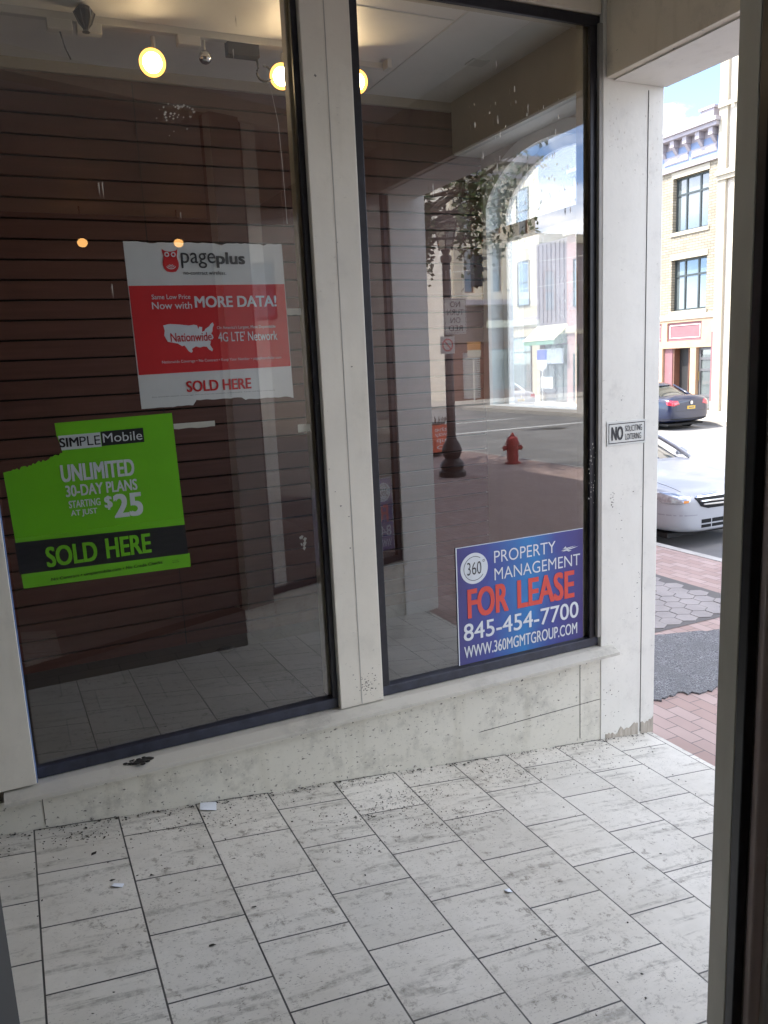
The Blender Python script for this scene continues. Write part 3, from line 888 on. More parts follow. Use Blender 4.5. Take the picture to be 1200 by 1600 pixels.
# ------------------------------------------------------------------ floor litter
def litter():
    mb = MB()
    def flake(x, y, s):
        a = random.uniform(0, 6.28); n = random.choice((3, 4, 5)); e = random.uniform(.25, .7); q = []
        for k in range(n):
            t = 2 * math.pi * k / n
            px, py = s * math.cos(t), s * e * math.sin(t)
            xx, yy = x + px * math.cos(a) - py * math.sin(a), y + px * math.sin(a) + py * math.cos(a)
            q.append((xx, yy, fz(xx) + .002 + random.uniform(0, .004)))
        if all(-.0 > p[1] for p in q): mb.face(q)
    for k in range(900):
        x = random.uniform(-.8, 3.3); y = -abs(random.expovariate(6.0)) - .005
        flake(x, y, random.uniform(.002, .008))
    for cx, cy, n, sp in ((1.62, -.28, 120, .09), (1.72, -.55, 90, .10), (1.30, -.38, 90, .10), (2.25, -.22, 70, .12), (.10, -.13, 40, .05), (.5, -.16, 60, .09), (2.75, -.25, 50, .13), (1.2, -.62, 30, .07)):
        for k in range(n * 2): flake(random.gauss(cx, sp * 1.5), random.gauss(cy, sp * .6), random.uniform(.0015, .007))
    for k in range(500): flake(random.uniform(-.8, 3.45), -abs(random.gauss(0, .025)) - .004, random.uniform(.003, .011))
    for k in range(110): flake(random.uniform(-.8, 3.2), random.uniform(-2.2, -.2), random.uniform(.003, .008))
    for x, y in ((.43, -1.02), (.10, -.28), (.36, -.60), (.63, -.86), (.15, -.5), (.3, -.52)): flake(x, y, random.uniform(.012, .018))
    return mb
o = litter().build("leaf_litter", mat("dark_leaf_litter", (.035, .03, .024), .85, .4, 30)); o['kind'] = 'stuff'
def paper(x, y, pts, label, lift=.004):
    g = MB(); zz = [fz(x + a) + lift for a, b in pts]
    v1 = [(x + a, y + b, zz[i] + (.006 if i == 0 else 0)) for i, (a, b) in enumerate(pts)]
    g.face(v1); g.face([(p[0], p[1], p[2] - .0015) for p in v1][::-1])
    tag(g.build("paper_scrap", flat("paper_white", (.72, .76, .82))), label, "paper", "paper scraps dropped on the tiles")
paper(.59, -.075, [(0, 0), (.075, -.02), (.095, .06), (.02, .075)], "white business card sized paper lying by the kick wall")
paper(.14, -.55, [(0, 0), (.04, -.012), (.05, .01), (.012, .025)], "tiny crumpled white scrap lying on the left tiles")
paper(1.62, -1.13, [(0, 0), (.025, 0), (.026, .026), (0, .025)], "tiny square wrapper lying on the middle tiles")

# ------------------------------------------------------------------ opposite side of the entrance and the room behind the camera
A = Vector((-.097, -1.703, 0)); B = Vector((3.586, -2.935, 0))
ang = math.atan2(B.y - A.y, B.x - A.x)
# local frame: x = along the wall from A, y = towards the entrance, z up
ow_ = thing("facing_shop_window", "white posted shop window facing the display, its near post dark edged at the right", "shop window", (A.x, A.y, 0), ang)
LEN = (B - A).length
xw = lambda t: A.x + t * math.cos(ang)
g = MB(); g.prism([(1.74, fz(xw(1.74)) - .1), (LEN, fz(xw(LEN)) - .1), (LEN, .53), (1.74, .53)], -.16, 0.0, FR); g.build("kick_wall", m_kick, ow_)
g = MB(); g.prism([(-1.2, fz(xw(-1.2)) - .1), (1.738, fz(xw(1.738)) - .1), (1.738, .53), (-1.2, .53)], -.16, 0.0, FR); g.build("darkened_kick_wall", mat("kick_darkened_brown", (.06, .05, .045), .5, .2, 6), ow_)  # kick wall coloured darker here to darken its reflection in the left pane
g = MB(); g.box(1.95, 3.45, .0, .05, .535, .575); g.build("sill", m_sill, ow_)
g = MB(); g.box(1.7386, 1.99, -.036, .05, .535, 4.2); g.build("post", m_reveal, ow_, .003)
g = MB(); g.box(1.742, 1.985, .0502, .054, .54, 4.2); g.build("post_face", mat("olive_grey_paint", (.15, .14, .12), .5, .12, 5), ow_)
g = MB(); g.box(1.7392, 1.7645, -.075, -.0365, .535, 4.2); g.build("black_frame", m_black, ow_, .004)
g = MB(); g.box(1.7655, 1.771, -.080, -.0365, .535, 4.2); g.build("pale_bead", mat("pale_bead", (.28, .27, .26)), ow_)
g = MB(); g.box(1.7655, 1.80, -.10, -.0366, .535, 4.2); g.box(1.815, 1.85, -.10, -.0366, .535, 4.2); g.build("mauve_casing", m_casing, ow_, .006)
g = MB(); g.box(1.8005, 1.8145, -.112, -.0366, .535, 4.2); g.box(1.8505, 2.2, -.092, -.0366, .535, 4.2); g.build("grey_casing", m_casing2, ow_, .004)
g = MB(); g.box(-.35, -.082, -.09, .05, .535, 4.2); g.build("far_post", m_post, ow_, .003)
g = MB(); g.box(-.0815, -.0785, -.085, .04, .54, 4.2); g.build("jamb_strip", m_blackplastic, ow_)
g = MB(); g.box(3.45, LEN + .02, -.35, .012, -.1, 4.35); g.build("pier", m_pier, ow_, .004)
g = MB(); g.box(-1.2, 3.45, -.16, .0, 4.2, 4.35); g.build("header", m_header, ow_)
f = MB(); f.box(2.0, 3.45, -.05, -.01, .58, .63); f.box(2.0, 2.05, -.05, -.01, .63, 4.19); f.box(3.4, 3.45, -.05, -.01, .63, 4.19); fo = f.build("window_frame", m_black, ow_)
p = MB(); p.face([(2.02, -.03, .6), (3.43, -.03, .6), (3.43, -.03, 4.19), (2.02, -.03, 4.19)]); p.build("pane", m_glass, fo)
# its copy of the lease sign faces the entrance
l2 = ang + math.pi
def on_wall(t, n): return (A.x + t * math.cos(ang) - n * math.sin(ang), A.y + t * math.sin(ang) + n * math.cos(ang))
px_, py_ = on_wall(3.385, -.036)
s2 = copy_tree(ls); s2.location = (px_, py_, .70); s2.rotation_euler = (0, 0, l2)
s2['label'] = "second blue lease sign, in the facing window, seen only as a mirrored reflection"
# room shell
room = thing("store_room", "dim store interior behind the facing window", "room", (0, 0, 0))
g = MB()
g.box(-3.3, 3.4, -7.5, -7.4, .3, 4.42); g.box(3.3, 3.4, -7.4, -3.4, .3, 4.42)
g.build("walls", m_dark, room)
g = MB(); g.box(-3.3, -3.2, -7.4, -1.0, .3, 4.42); g.build("side_wall", m_roompale, room)
g = MB(); g.box(-3.2, -1.25, -1.35, -1.25, .3, 4.42); g.build("side_return", m_roompale, room)
g = MB(); g.box(-3.3, 3.4, -7.5, -1.3, 4.425, 4.5); g.build("ceiling", m_ceil, room)
g = MB(); 
g.prism([(-3.2, -7.4), (3.3, -7.4), (3.3, -3.3), on_wall(3.3, -.2), on_wall(-1.2, -.2), (-3.2, -1.4)], .35, .40, FL); g.build("floor", m_darkfloor, room)
bw = thing("entrance_back_wall", "plain wall with glazed shop door at the inner end of the entrance", "wall", (0, 0, 0))
g = MB(); g.box(-1.62, -1.5, -1.24, -.95, .3, 4.35); g.box(-1.62, -1.5, -.05, .2, .3, 4.35); g.box(-1.62, -1.5, -.95, -.05, 2.8, 4.35); g.build("wall", m_header, bw)
dr = MB(); dr.box(-1.58, -1.53, -.95, -.86, .55, 2.8); dr.box(-1.58, -1.53, -.14, -.05, .55, 2.8); dr.box(-1.58, -1.53, -.86, -.14, .55, .8); dr.box(-1.58, -1.53, -.86, -.14, 2.7, 2.8); do = dr.build("door", m_black, bw)
g = MB(); g.box(-1.56, -1.55, -.86, -.14, .8, 2.7); g.build("door_glass", m_carglass, do)
for i, (x, y, z) in enumerate(((1.20, -6.9, 4.0), (2.36, -6.9, 4.02))):
    b = thing("globe_lamp", ("warm globe lamp mirrored at the far left above the posters", "warm globe lamp mirrored just above the red and white poster")[i], "lamp", (x, y, z), 0, "globe lamps inside the store")
    g = MB(); g.sphere((0, 0, 0), .055, 14, 10, (1.1, 1, .95)); g.build("globe", emit("amber_globe", (1, .50, .15), 1.1), b, 0, True)
    g = MB(); g.tube([(0, 0, .05), (0, 0, 4.42 - z)], .008, 6); g.build("stem", m_blackplastic, b)

# ------------------------------------------------------------------ our building above and beside the shop
HB = 10.4
hb = thing("shop_building", "tall brick building that carries the shop and shades the pavement", "building", (0, 0, 0))
g = MB(); g.box(-14, 3.47, -15.6, 16, 4.52, HB); g.build("upper_wall", m_red, hb)
g = MB(); g.box(-14, 3.62, -15.7, 16.1, HB, HB + .35); g.build("cornice", m_kerb, hb)
g = MB(); g.box(3.1, 3.46, 1.78, 16, -.3, 4.5); g.box(3.405, 3.46, -15.6, -3.36, -.3, 4.5); g.box(-14, -4.65, -15.6, 16, -.3, 4.5); g.box(-4.6, 3.40, -15.6, -9.65, -.3, 4.5); g.box(-2.7, 3.40, YS + .09, 16, -.3, 4.5)
g.build("lower_wall", m_red, hb)
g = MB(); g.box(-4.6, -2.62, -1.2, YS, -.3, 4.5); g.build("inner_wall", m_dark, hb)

# ------------------------------------------------------------------ far side buildings (local frame: x to the right seen from us, y into the building)
def glazed(parent, u0, u1, z0, z1, d, cols, rows, fm, gm, fw_=.06, name="window"):
    f = MB()
    f.box(u0, u1, d, d + .08, z0, z0 + fw_); f.box(u0, u1, d, d + .08, z1 - fw_, z1)
    f.box(u0, u0 + fw_, d, d + .08, z0 + fw_, z1 - fw_); f.box(u1 - fw_, u1, d, d + .08, z0 + fw_, z1 - fw_)
    for c in cols: f.box(c - fw_ / 2, c + fw_ / 2, d + .004, d + .076, z0 + fw_, z1 - fw_)
    for r in rows: f.box(u0 + fw_, u1 - fw_, d + .008, d + .072, r - fw_ / 2, r + fw_ / 2)
    fo = f.build(name, fm, parent)
    p = MB(); p.face([(u0 + .02, d + .04, z0 + .02), (u1 - .02, d + .04, z0 + .02), (u1 - .02, d + .04, z1 - .02), (u0 + .02, d + .04, z1 - .02)])
    p.build("pane", gm, fo)
    return fo
m_stone = mat("pale_limestone", (.40, .36, .28), .8, .08, 2)
m_cornice = mat("pale_blue_cornice", (.20, .26, .40), .6, .08, 3)
m_corn2 = mat("pale_pink_grey_moulding", (.34, .31, .33), .6, .08, 3)
m_wframe = mat("dark_green_frame", (.04, .05, .048), .45, .1)
m_mauve = mat("mauve_panel", (.24, .11, .12), .6, .08, 3)
m_trim = mat("peach_trim", (.44, .30, .19), .6, .08, 3)
m_rec = mat("brown_recess", (.16, .075, .05), .6, .2, 3)
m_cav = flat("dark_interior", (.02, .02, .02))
cb_ = thing("cream_brick_building", "cream brick building across the street with a pale blue bracketed cornice", "building", (24.5, 27.0, 0), R(-90))
U = lambda y: 27.0 - y
EN = U(18.7)
wins = [(U(21.08), U(19.31), 6.87, 8.88), (U(21.08), U(19.31), 3.87, 5.83), (U(25.2), U(23.4), 6.87, 8.88), (U(25.2), U(23.4), 3.87, 5.83)]
g = MB(); wall_open(g, 0, EN, 3.72, 9.2, 0, .35, wins); g.build("wall", m_cream, cb_)
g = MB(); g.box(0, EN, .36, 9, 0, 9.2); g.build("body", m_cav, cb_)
for a, b, c, d in wins:
    g = MB(); g.box(a - .08, b + .08, -.05, .12, c - .14, c); g.build("window_sill", m_stone, cb_)
    g = MB(); g.box(a - .05, b + .05, -.03, .1, d, d + .22); g.build("lintel", m_stone, cb_)
for a, b, c, d in wins:
    k = (b - a) / 3
    glazed(cb_, a, b, c, d, .18, (a + k * .9, a + k * 2.05), (d - .62,), m_wframe, m_farglass, .07)
g = MB(); g.box(0, EN, -.06, .35, 9.2, 9.95); g.build("frieze", m_cornice, cb_)
u = EN - .3
while u > .4:
    g = MB(); g.box(u - .1, u + .1, -.34, -.0605, 9.97, 10.22); g.prism([(-.06, 9.7), (-.06, 9.969), (-.3, 9.969)], u - .07, u + .07, lambda p, q, d: (d, p, q)); u -= .62
    g.build("bracket", m_corn2, cb_)
u = EN - .25
while u > 1.6:
    g = MB(); g.box(u - 1.15, u, -.10, -.0605, 9.45, 9.68); g.box(u - 1.18, u + .03, -.085, -.0605, 9.42, 9.71); u -= 1.35
    g.build("frieze_panel", m_corn2, cb_)
g = MB(); g.box(0, EN + .05, -.42, .35, 10.22, 10.36); g.box(0, EN + .1, -.52, .35, 10.36, 10.50); g.box(0, EN, -.05, .35, 9.95, 10.22); g.box(0, EN + .02, -.12, .35, 9.20 - .06, 9.199)
g.build("cornice_moulding", m_corn2, cb_)
g = MB(); g.box(EN - .8, EN - .2, -.3, .3, 10.5, 10.86); g.box(EN - .86, EN - .14, -.35, .33, 10.86, 10.95); g.build("parapet_block", m_corn2, cb_)
g = MB(); g.box(EN - .09, EN + .02, -.12, .35, 9.2, 10.2); g.build("end_scroll", m_corn2, cb_)
# shopfront of that building
g = MB(); g.box(0, EN, -.10, .3, 3.52, 3.715); g.build("stone_band", m_stone, cb_)
g = MB(); wall_open(g, 0, EN, 2.42, 3.515, -.06, .3, [(U(26.2), U(24.0), 2.7, 3.42), (U(23.5), U(21.5), 2.7, 3.42), (U(21.2), U(19.42), 2.7, 3.42)])
for a in (0, U(21.75), U(19.98)): g.box(a, a + .30, -.05, .3, 0, 2.42)
g.box(U(21.45), U(20.98), -.055, .3, 0, .5)
g.build("shopfront_trim", m_trim, cb_)
g = MB(); [g.box(a + .002, b - .002, .0, .25, 2.702, 3.418) for a, b in ((U(26.2), U(24.0)), (U(23.5), U(21.5)), (U(21.2), U(19.42)))]
g.box(U(21.42), U(21.0), .05, .25, .505, 2.41); g.box(U(18.93), EN, -.075, .3, .35, 3.3)
g.build("mauve_panel", m_mauve, cb_)
g = MB(); [g.box(a + .1, b - .1, -.02, .0, zz, zz + .035) for a, b in ((U(23.5), U(21.5)), (U(21.2), U(19.42))) for zz in (2.80, 3.29)]
[g.box(uu, uu + .035, -.02, .0, 2.836, 3.289) for uu in (U(21.2) + .1, U(19.42) - .135)]; g.build("panel_bead", mat("pale_bead_paint", (.62, .48, .44)), cb_)
g = MB(); g.box(U(20.97), U(20.0), .9, 1.0, 0, 2.41); g.box(U(20.97), U(20.9), .06, .9, 0, 2.41); g.box(U(20.4), U(20.36), .3, .9, 0, 2.41); g.build("recess_wall", m_rec, cb_)
g = MB(); g.box(U(20.72), U(20.6), .5, .6, 0, 2.4); g.build("recess_post", m_trim, cb_)
dd = glazed(cb_, U(19.66), U(18.96), .05, 2.40, .10, (), (.55, 1.55, 1.98), mat("grey_door_frame", (.12, .12, .125), .4, .1), m_farglass, .09, "door")
g = MB(); g.tube([(U(19.6), .05, 1.15), (U(19.6), .03, 1.3), (U(19.6), .05, 1.5)], .018, 6); g.build("handle", mat("brass", (.5, .38, .16), .3, .1, 5, 1), dd)
g = MB(); g.box(EN - .22, EN + .02, -.09, .3, 0, .35); g.build("pilaster_block", m_stone, cb_)
g = MB(); g.box(EN - .22, EN + .02, -.09, .3, 2.98, 3.4); g.build("pilaster_block", m_stone, cb_)

nb = thing("pale_stucco_building", "tall pale stucco building beside the cream brick one, partly behind the near frame", "building", (24.35, 18.66, 0), R(-90))
m_stuc = mat("pale_stucco", (.60, .55, .48), .8, .06, 1.5)
g = MB(); wall_open(g, 0, 8, 0, 13.5, 0, 8, []); g.build("wall", m_stuc, nb)
g = MB(); g.box(-.01, .35, -.12, -.001, 0, 13.4); g.box(.6, .75, -.08, -.001, 0, 13.3); g.build("pilaster", m_stone, nb)
g = MB(); g.box(-.02, 8, -.25, -.121, 8.45, 8.62); g.box(-.02, 8, -.18, -.121, 8.3, 8.449); g.box(-.02, 8, -.18, -.121, 10.75, 10.9); g.build("string_course", m_stone, nb)
for k in range(2):
    for zz in (4.4, 9.2): glazed(nb, 1.6 + 3 * k, 3.2 + 3 * k, zz, zz + 2.2, -.06, (2.4 + 3 * k,), (zz + 1.2,), m_wframe, m_farglass)

pk = thing("pink_building", "pale pink painted building seen at the right edge of the arched window", "building", (25.0, 28.3, 0), R(-90))
m_pink = mat("pale_pink_paint", (.34, .22, .21), .8, .08, 1.5)
g = MB(); wall_open(g, 0, 1.24, 0, 8.1, 0, 8, []); g.build("wall", m_pink, pk)
g = MB(); g.box(-.05, 1.24, -.2, -.001, 7.9, 8.25); g.build("cornice", m_stone, pk)
g = MB(); g.box(0, 1.24, -.1, -.001, 3.4, 3.7); g.build("cornice", m_stone, pk)
glazed(pk, .5, 1.1, 4.6, 6.8, -.05, (), (5.7,), m_wframe, m_farglass)
glazed(pk, .5, 1.15, .1, 2.4, -.05, (), (), m_wframe, m_farglass)
gb = thing("grey_shop_building", "grey ribbed shop building with a green awning seen through the arched window", "building", (25.2, 31.0, 0), R(-90))
m_greyrib = mat("grey_ribbed_cladding", (.14, .125, .14), .7, .22, 1.4, stretch=(4.5, .3, .05))
g = MB(); wall_open(g, 0, 2.65, 2.9, 7.9, 0, 8, []); u = .1
while u < 2.5: g.box(u, u + .12, -.05, -.001, 4.0, 7.8); u += .34
g.build("upper_wall", m_greyrib, gb)
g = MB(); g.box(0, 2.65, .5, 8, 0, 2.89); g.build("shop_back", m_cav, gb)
g = MB(); g.prism([(-.9, 2.9), (-.9, 3.1), (0, 3.75), (0, 2.95)], .05, 2.6, lambda p, q, d: (d, p, q)); g.build("awning", mat("green_awning", (.12, .26, .18), .7, .1), gb)
g = MB(); g.prism([(-.93, 3.11), (-.9, 3.16), (.0, 3.86), (0, 3.76)], .02, 2.63, lambda p, q, d: (d, p, q)); g.build("awning_top", mat("pale_awning_stripe", (.62, .62, .42), .7, .1), gb)
g = MB(); g.box(.1, 2.2, -.08, 0, 1.95, 2.7); g.build("sign_board", flat("white_board", (.62, .64, .70)), gb)
glazed(gb, .1, 1.3, .5, 1.9, .1, (.7,), (), m_wframe, m_farglass); glazed(gb, 1.4, 2.5, .1, 1.9, .1, (1.95,), (), m_wframe, m_farglass)
g = MB(); g.box(.2, 1.2, .06, .1, .7, 1.3); g.build("window_poster", flat("pale_poster", (.6, .62, .6)), gb)
tb_ = thing("tall_cream_building", "tall plain cream building left of the sky in the arched window", "building", (25.4, 41.96, 0), R(-90))
g = MB(); wall_open(g, 0, 10.9, 0, 13, 0, 8, []); g.build("wall", m_stone, tb_)
g = MB(); g.box(-.1, 11, -.25, -.001, 12.5, 13.2); g.build("cornice", m_corn2, tb_)
g = MB(); g.box(0, 10.9, -.12, -.001, 4.0, 4.4); g.build("cornice", m_corn2, tb_)
for k in range(5):
    for zz in (5, 8.6): glazed(tb_, .8 + 2.05 * k, 1.9 + 2.05 * k, zz, zz + 2.3, -.06, (), (zz + 1.2,), m_wframe, m_farglass)
glazed(tb_, 6.5, 10.2, .4, 3.4, -.06, (8.3,), (2.6,), m_wframe, m_farglass)
pso = thing("parking_sign", "blue and white parking sign on a thin pole seen through the arched window", "sign", (21.3, 25.3, 0), R(-55))
g = MB(); g.tube([(0, 0, 0), (0, 0, 2.6)], .03, 8); g.build("pole", m_trackwhite, pso)
g = MB(); g.box(-.22, .22, -.05, -.035, 2.2, 2.62); g.build("blue_plate", flat("sign_blue", (.10, .14, .42)), pso)
g = MB(); g.prism([(-.24, 2.18), (.24, 2.18), (.2, 1.85), (.0, 1.7), (-.2, 1.85)], -.05, -.035, FR); g.build("white_plate", flat("sign_white", (.65, .66, .66)), pso)

# ------------------------------------------------------------------ the street corner that the panes mirror
cbm = thing("corner_building", "beige pilastered corner building with brown shopfronts mirrored in the right pane", "building", (29.3, -36.6, 0), R(180))
V = lambda x: 29.3 - x
XL, XR = V(29.3), V(23.5)
hol = []
g0 = []
for k in range(3):
    a = V(24.35 + 1.9 * k) - .35
    for zz in (6.1, 9.4): hol.append((a - .35, a + .35, zz, zz + 2.5))
g = MB(); wall_open(g, 0, XR, 5.35, 13.2, 0, .4, hol); g.build("wall", mat("beige_stone", (.64, .57, .45), .8, .1, 1.4), cbm)
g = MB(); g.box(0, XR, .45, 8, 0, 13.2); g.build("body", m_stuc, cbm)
g = MB(); [g.box(V(23.55 + 1.9 * k) - .55, V(23.55 + 1.9 * k) - .05, -.18, -.001, 5.7, 12.4) for k in range(3)]; g.build("pilaster", m_stone, cbm)
g = MB(); g.box(-.1, XR + .2, -.5, .4, 13.2, 13.6); g.build("cornice", m_corn2, cbm)
g = MB(); g.box(0, XR + .1, -.35, .0, 5.4, 5.69); g.build("cornice", m_corn2, cbm)
g = MB(); g.box(0, XR, -.25, 0, 12.4, 12.7); g.build("cornice", m_corn2, cbm)
for h in hol[:10]: glazed(cbm, *h, .18, (), ((h[2] + h[3]) / 2,), m_rec, m_farglass)
g = MB(); g.box(0, XR, -.06, .4, 3.3, 5.34); g.build("fascia", mat("brown_fascia", (.16, .12, .10), .7, .2, 2), cbm)
g = MB(); g.box(0, XR - 2.2, -.35, -.061, 4.1, 4.5); g.build("fascia_sign", mat("pale_awning", (.5, .52, .42), .7, .1), cbm)
g = MB(); wall_open(g, 0, XR, 0, 3.3, 0, .4, [(V(25.3), V(24.1), 0.1, 2.75), (V(28.6), V(26), .5, 2.9)]); g.build("shop_wall", m_rec, cbm)
g = MB(); zz = .1
while zz < 2.72: g.box(V(25.3), V(24.1), .06, .1, zz, zz + .085); zz += .125
g.build("roller_shutter", mat("pale_shutter", (.5, .48, .45), .5, .1), cbm)
glazed(cbm, V(28.6), V(26), .5, 2.9, .1, (V(27.3),), (2.2,), m_wframe, m_farglass)
cw = thing("mauve_wing_building", "lower grey mauve building right of the beige corner building in the mirrored street", "building", (36.5, -36.9, 0), R(180))
g = MB(); wall_open(g, 0, 7.15, 0, 9.3, 0, 6, []); g.build("wall", mat("grey_mauve_render", (.24, .20, .215), .8, .16, 1.2, stretch=(2.5, .3, .1)), cw)
g = MB(); g.box(-.1, 7.15, -.25, -.001, 9.0, 9.5); g.build("cornice", m_stone, cw)
g = MB(); g.box(0, 7.15, -.15, -.001, 3.6, 3.9); g.build("cornice", m_stone, cw)
for k in range(4): glazed(cw, .5 + 1.7 * k, 1.3 + 1.7 * k, 5.0, 7.4, -.06, (), (6.2,), m_rec, m_farglass)
glazed(cw, .6, 3.2, .4, 3.0, -.06, (1.9,), (2.3,), m_wframe, m_farglass); glazed(cw, 3.8, 6.4, .4, 3.0, -.06, (5.1,), (2.3,), m_wframe, m_farglass)
wb = thing("white_rear_building", "white walled building behind the lamp post in the mirrored street", "building", (23.2, -46.0, 0), R(180))
g = MB(); wall_open(g, 0, 12, 0, 15, 0, 6, []); g.build("wall", mat("white_render", (.66, .65, .63), .8, .06, 1), wb)
for k in range(4):
    for zz in (1, 5, 9): glazed(wb, .7 + 2.8 * k, 1.7 + 2.8 * k, zz, zz + 2, -.06, (), (), m_wframe, m_farglass)

m_iron = mat("brown_black_iron", (.055, .035, .03), .5, .25, 14)
lp = thing("street_lamp", "old style brown iron lamp post with a glass lantern mirrored in the right pane", "street lamp", (8.25, -10.64, 0))
g = MB(); g.lathe([(.29, 0), (.29, .10), (.23, .14), (.26, .22), (.23, .30), (.15, .38), (.20, .47), (.215, .56), (.17, .68), (.11, .78), (.095, .86)], (0, 0, 0), 16); g.build("base", m_iron, lp)
g = MB(); g.lathe([(.095, .86), (.088, 4.30), (.12, 4.34), (.12, 4.42), (.07, 4.46), (.10, 4.55)], (0, 0, 0), 8); g.build("pole", m_iron, lp)
g = MB(); g.lathe([(.14, 4.56), (.24, 5.02)], (0, 0, 0), 6); g.build("lantern_glass", mat("frosted_glass", (.45, .43, .38), .3, .08), lp)
g = MB()
for k in range(6):
    a = R(60 * k); g.tube([(.145 * math.cos(a), .145 * math.sin(a), 4.55), (.248 * math.cos(a), .248 * math.sin(a), 5.03)], .014, 5)
g.lathe([(.28, 5.03), (.26, 5.06), (.14, 5.2), (.05, 5.26), (.03, 5.34), (.05, 5.38), (.01, 5.46)], (0, 0, 0), 6); g.build("lantern_cage", m_iron, lp)
nts = thing("no_turn_sign", "white no turn on red sign strapped to the lamp post, mirrored", "traffic sign", (8.32, -10.46, 2.90), R(180 - 4))
g = MB(); g.prism([(-.27, .03), (-.24, 0), (.24, 0), (.27, .03), (.27, .67), (.24, .70), (-.24, .70), (-.27, .67)], -.004, .006, FR); g.build("plate", flat("dull_sign_white", (.50, .49, .45)), nts)
g = MB()
for i, s in enumerate(("NO", "TURN", "ON", "RED")):
    wd = (.12, .2, .12, .17)[i]; letter(g, s, -wd, wd, .525 - .155 * i, .64 - .155 * i, -.006, .01)
for a in ((-.255, .255, .018, .026), (-.255, .255, .674, .682), (-.255, -.247, .027, .673), (.247, .255, .027, .673)): g.box(a[0], a[1], -.0062, -.0042, a[2], a[3])
g.build("black_print", m_ink, nts)
mt = MB(); mt.box(-.02, .02, .0065, .05, .1, .6); mt.build("bracket", m_iron, nts)
np_ = thing("no_parking_plate", "small plate with a red ring below the no turn sign, mirrored", "traffic sign", (8.12, -10.455, 2.52), R(180 - 4))
g = MB(); g.box(-.17, .17, -.004, .006, 0, .34); g.build("plate", flat("dull_sign_white2", (.50, .49, .45)), np_)
g = MB(); arc_band(g, 0, .17, .10, .13, 0, 360, -.006, 24); g.prism([(-.09, .09), (-.07, .07), (.09, .25), (.07, .27)], -.006, -.0045, FR); g.build("red_ring", flat("sign_red", (.5, .06, .06)), np_)
m_hyd = mat("red_hydrant_paint", (.36, .022, .028), .45, .15, 8)
hy = thing("fire_hydrant", "red fire hydrant on the sunny pavement, mirrored in the right pane", "fire hydrant", (10.28, -11.4, 0))
g = MB(); g.lathe([(.18, 0), (.18, .04), (.125, .05), (.12, .09), (.135, .11), (.13, .42), (.165, .43), (.165, .475), (.145, .48), (.142, .53), (.125, .58), (.09, .615), (.045, .63)], (0, 0, 0), 18); g.build("barrel", m_hyd, hy, 0, False)
g = MB(); g.lathe([(.05, .625), (.06, .645), (.035, .66), (.028, .70)], (0, 0, 0), 6); g.build("bonnet_nut", m_hyd, hy)
for rz in (0, 90, 180):
    g = MB(); g.lathe([(.05, .1), (.055, .17), (.065, .175), (.065, .21), (.03, .215), (.025, .235)], (0, 0, 0), 10, 'x')
    for v in g.bm.verts: v.co = Matrix.Rotation(R(rz + 25), 4, 'Z') @ v.co; v.co.z += .36
    g.build("outlet_cap", m_hyd, hy)
m_binr = mat("orange_red_panel", (.62, .12, .05), .5, .1, 4)
bn = thing("litter_bin", "dark slatted litter bin with an orange red panel behind the lamp post, mirrored", "litter bin", (9.72, -14.1, 0))
g = MB()
for k in range(20):
    a = R(18 * k); g.tube([(.24 * math.cos(a), .24 * math.sin(a), .06), (.27 * math.cos(a), .27 * math.sin(a), .8), (.36 * math.cos(a), .36 * math.sin(a), .97)], .012, 5)
g.lathe([(.23, .04), (.25, .05), (.25, .09), (.23, .1)], (0, 0, 0), 20); g.lathe([(.27, .78), (.285, .79), (.285, .83), (.27, .84)], (0, 0, 0), 20); g.lathe([(.2, .08), (.22, .8), (.1, .8)], (0, 0, 0), 16)
g.build("slats", m_iron, bn)
g = MB(); g.prism([(-.30, .12), (.30, .12), (.30, .80), (-.30, .80)], -.30, -.29, FR)
po = g.build("panel", m_binr, bn); po.rotation_euler = (0, 0, R(170))
g = MB()
for i, s in enumerate(("the", "way", "up", "O")): letter(g, s, -.2 if i < 2 else -.15, .2 if i < 2 else .15, .64 - .15 * i, .74 - .15 * i, -.302, .01)
lo = g.build("panel_print", m_leasewhite, po)
tsg = thing("traffic_signal", "dark three lamp traffic signal hanging over the street, mirrored", "traffic signal", (13.55, -18, 4.58))
g = MB(); g.box(-.15, .15, -.12, .12, 0, .95); g.build("housing", m_blackplastic, tsg, .02)
for k in range(3):
    g = MB(); 
    for a in range(0, 10):
        t0, t1 = R(180 * a / 10), R(180 * (a + 1) / 10)
        zc = .16 + .315 * k
        g.face([(.15, .12 * math.cos(t0), zc + .12 * math.sin(t0)), (.15, .12 * math.cos(t1), zc + .12 * math.sin(t1)), (.36, .11 * math.cos(t1), zc + .10 * math.sin(t1)), (.36, .11 * math.cos(t0), zc + .10 * math.sin(t0))])
    g.build("visor", m_blackplastic, tsg)
g = MB(); g.tube([(0, 0, .95), (0, 0, 1.35)], .02, 6); g.build("hanger", m_blackplastic, tsg)
for i, (a, b, sag) in enumerate((((3.4, -16.0, 7.0), (34, -31, 7.2), .9), ((10.5, -30, 5.2), (26, -26, 5.9), .4), ((6, -34.0, 6.0), (31, -22, 7.6), .6))):
    A_, B_ = Vector(a), Vector(b)
    g = MB(); g.tube([A_.lerp(B_, k / 16) - Vector((0, 0, sag * 4 * (k / 16) * (1 - k / 16))) for k in range(17)], .012, 5)
    tag(g.build("overhead_wire", m_trackwhite if i else m_blackplastic), ("dark span wire carrying the traffic signal over the mirrored street", "low pale wire crossing the mirrored corner building", "high pale wire slanting across the mirrored corner building")[i], "wire", "overhead wires at the corner")
sp = thing("street_sign_post", "pale pole with a square orange and cream sign before the roller shutter, mirrored", "sign post", (23.6, -34.6, 0), R(180))
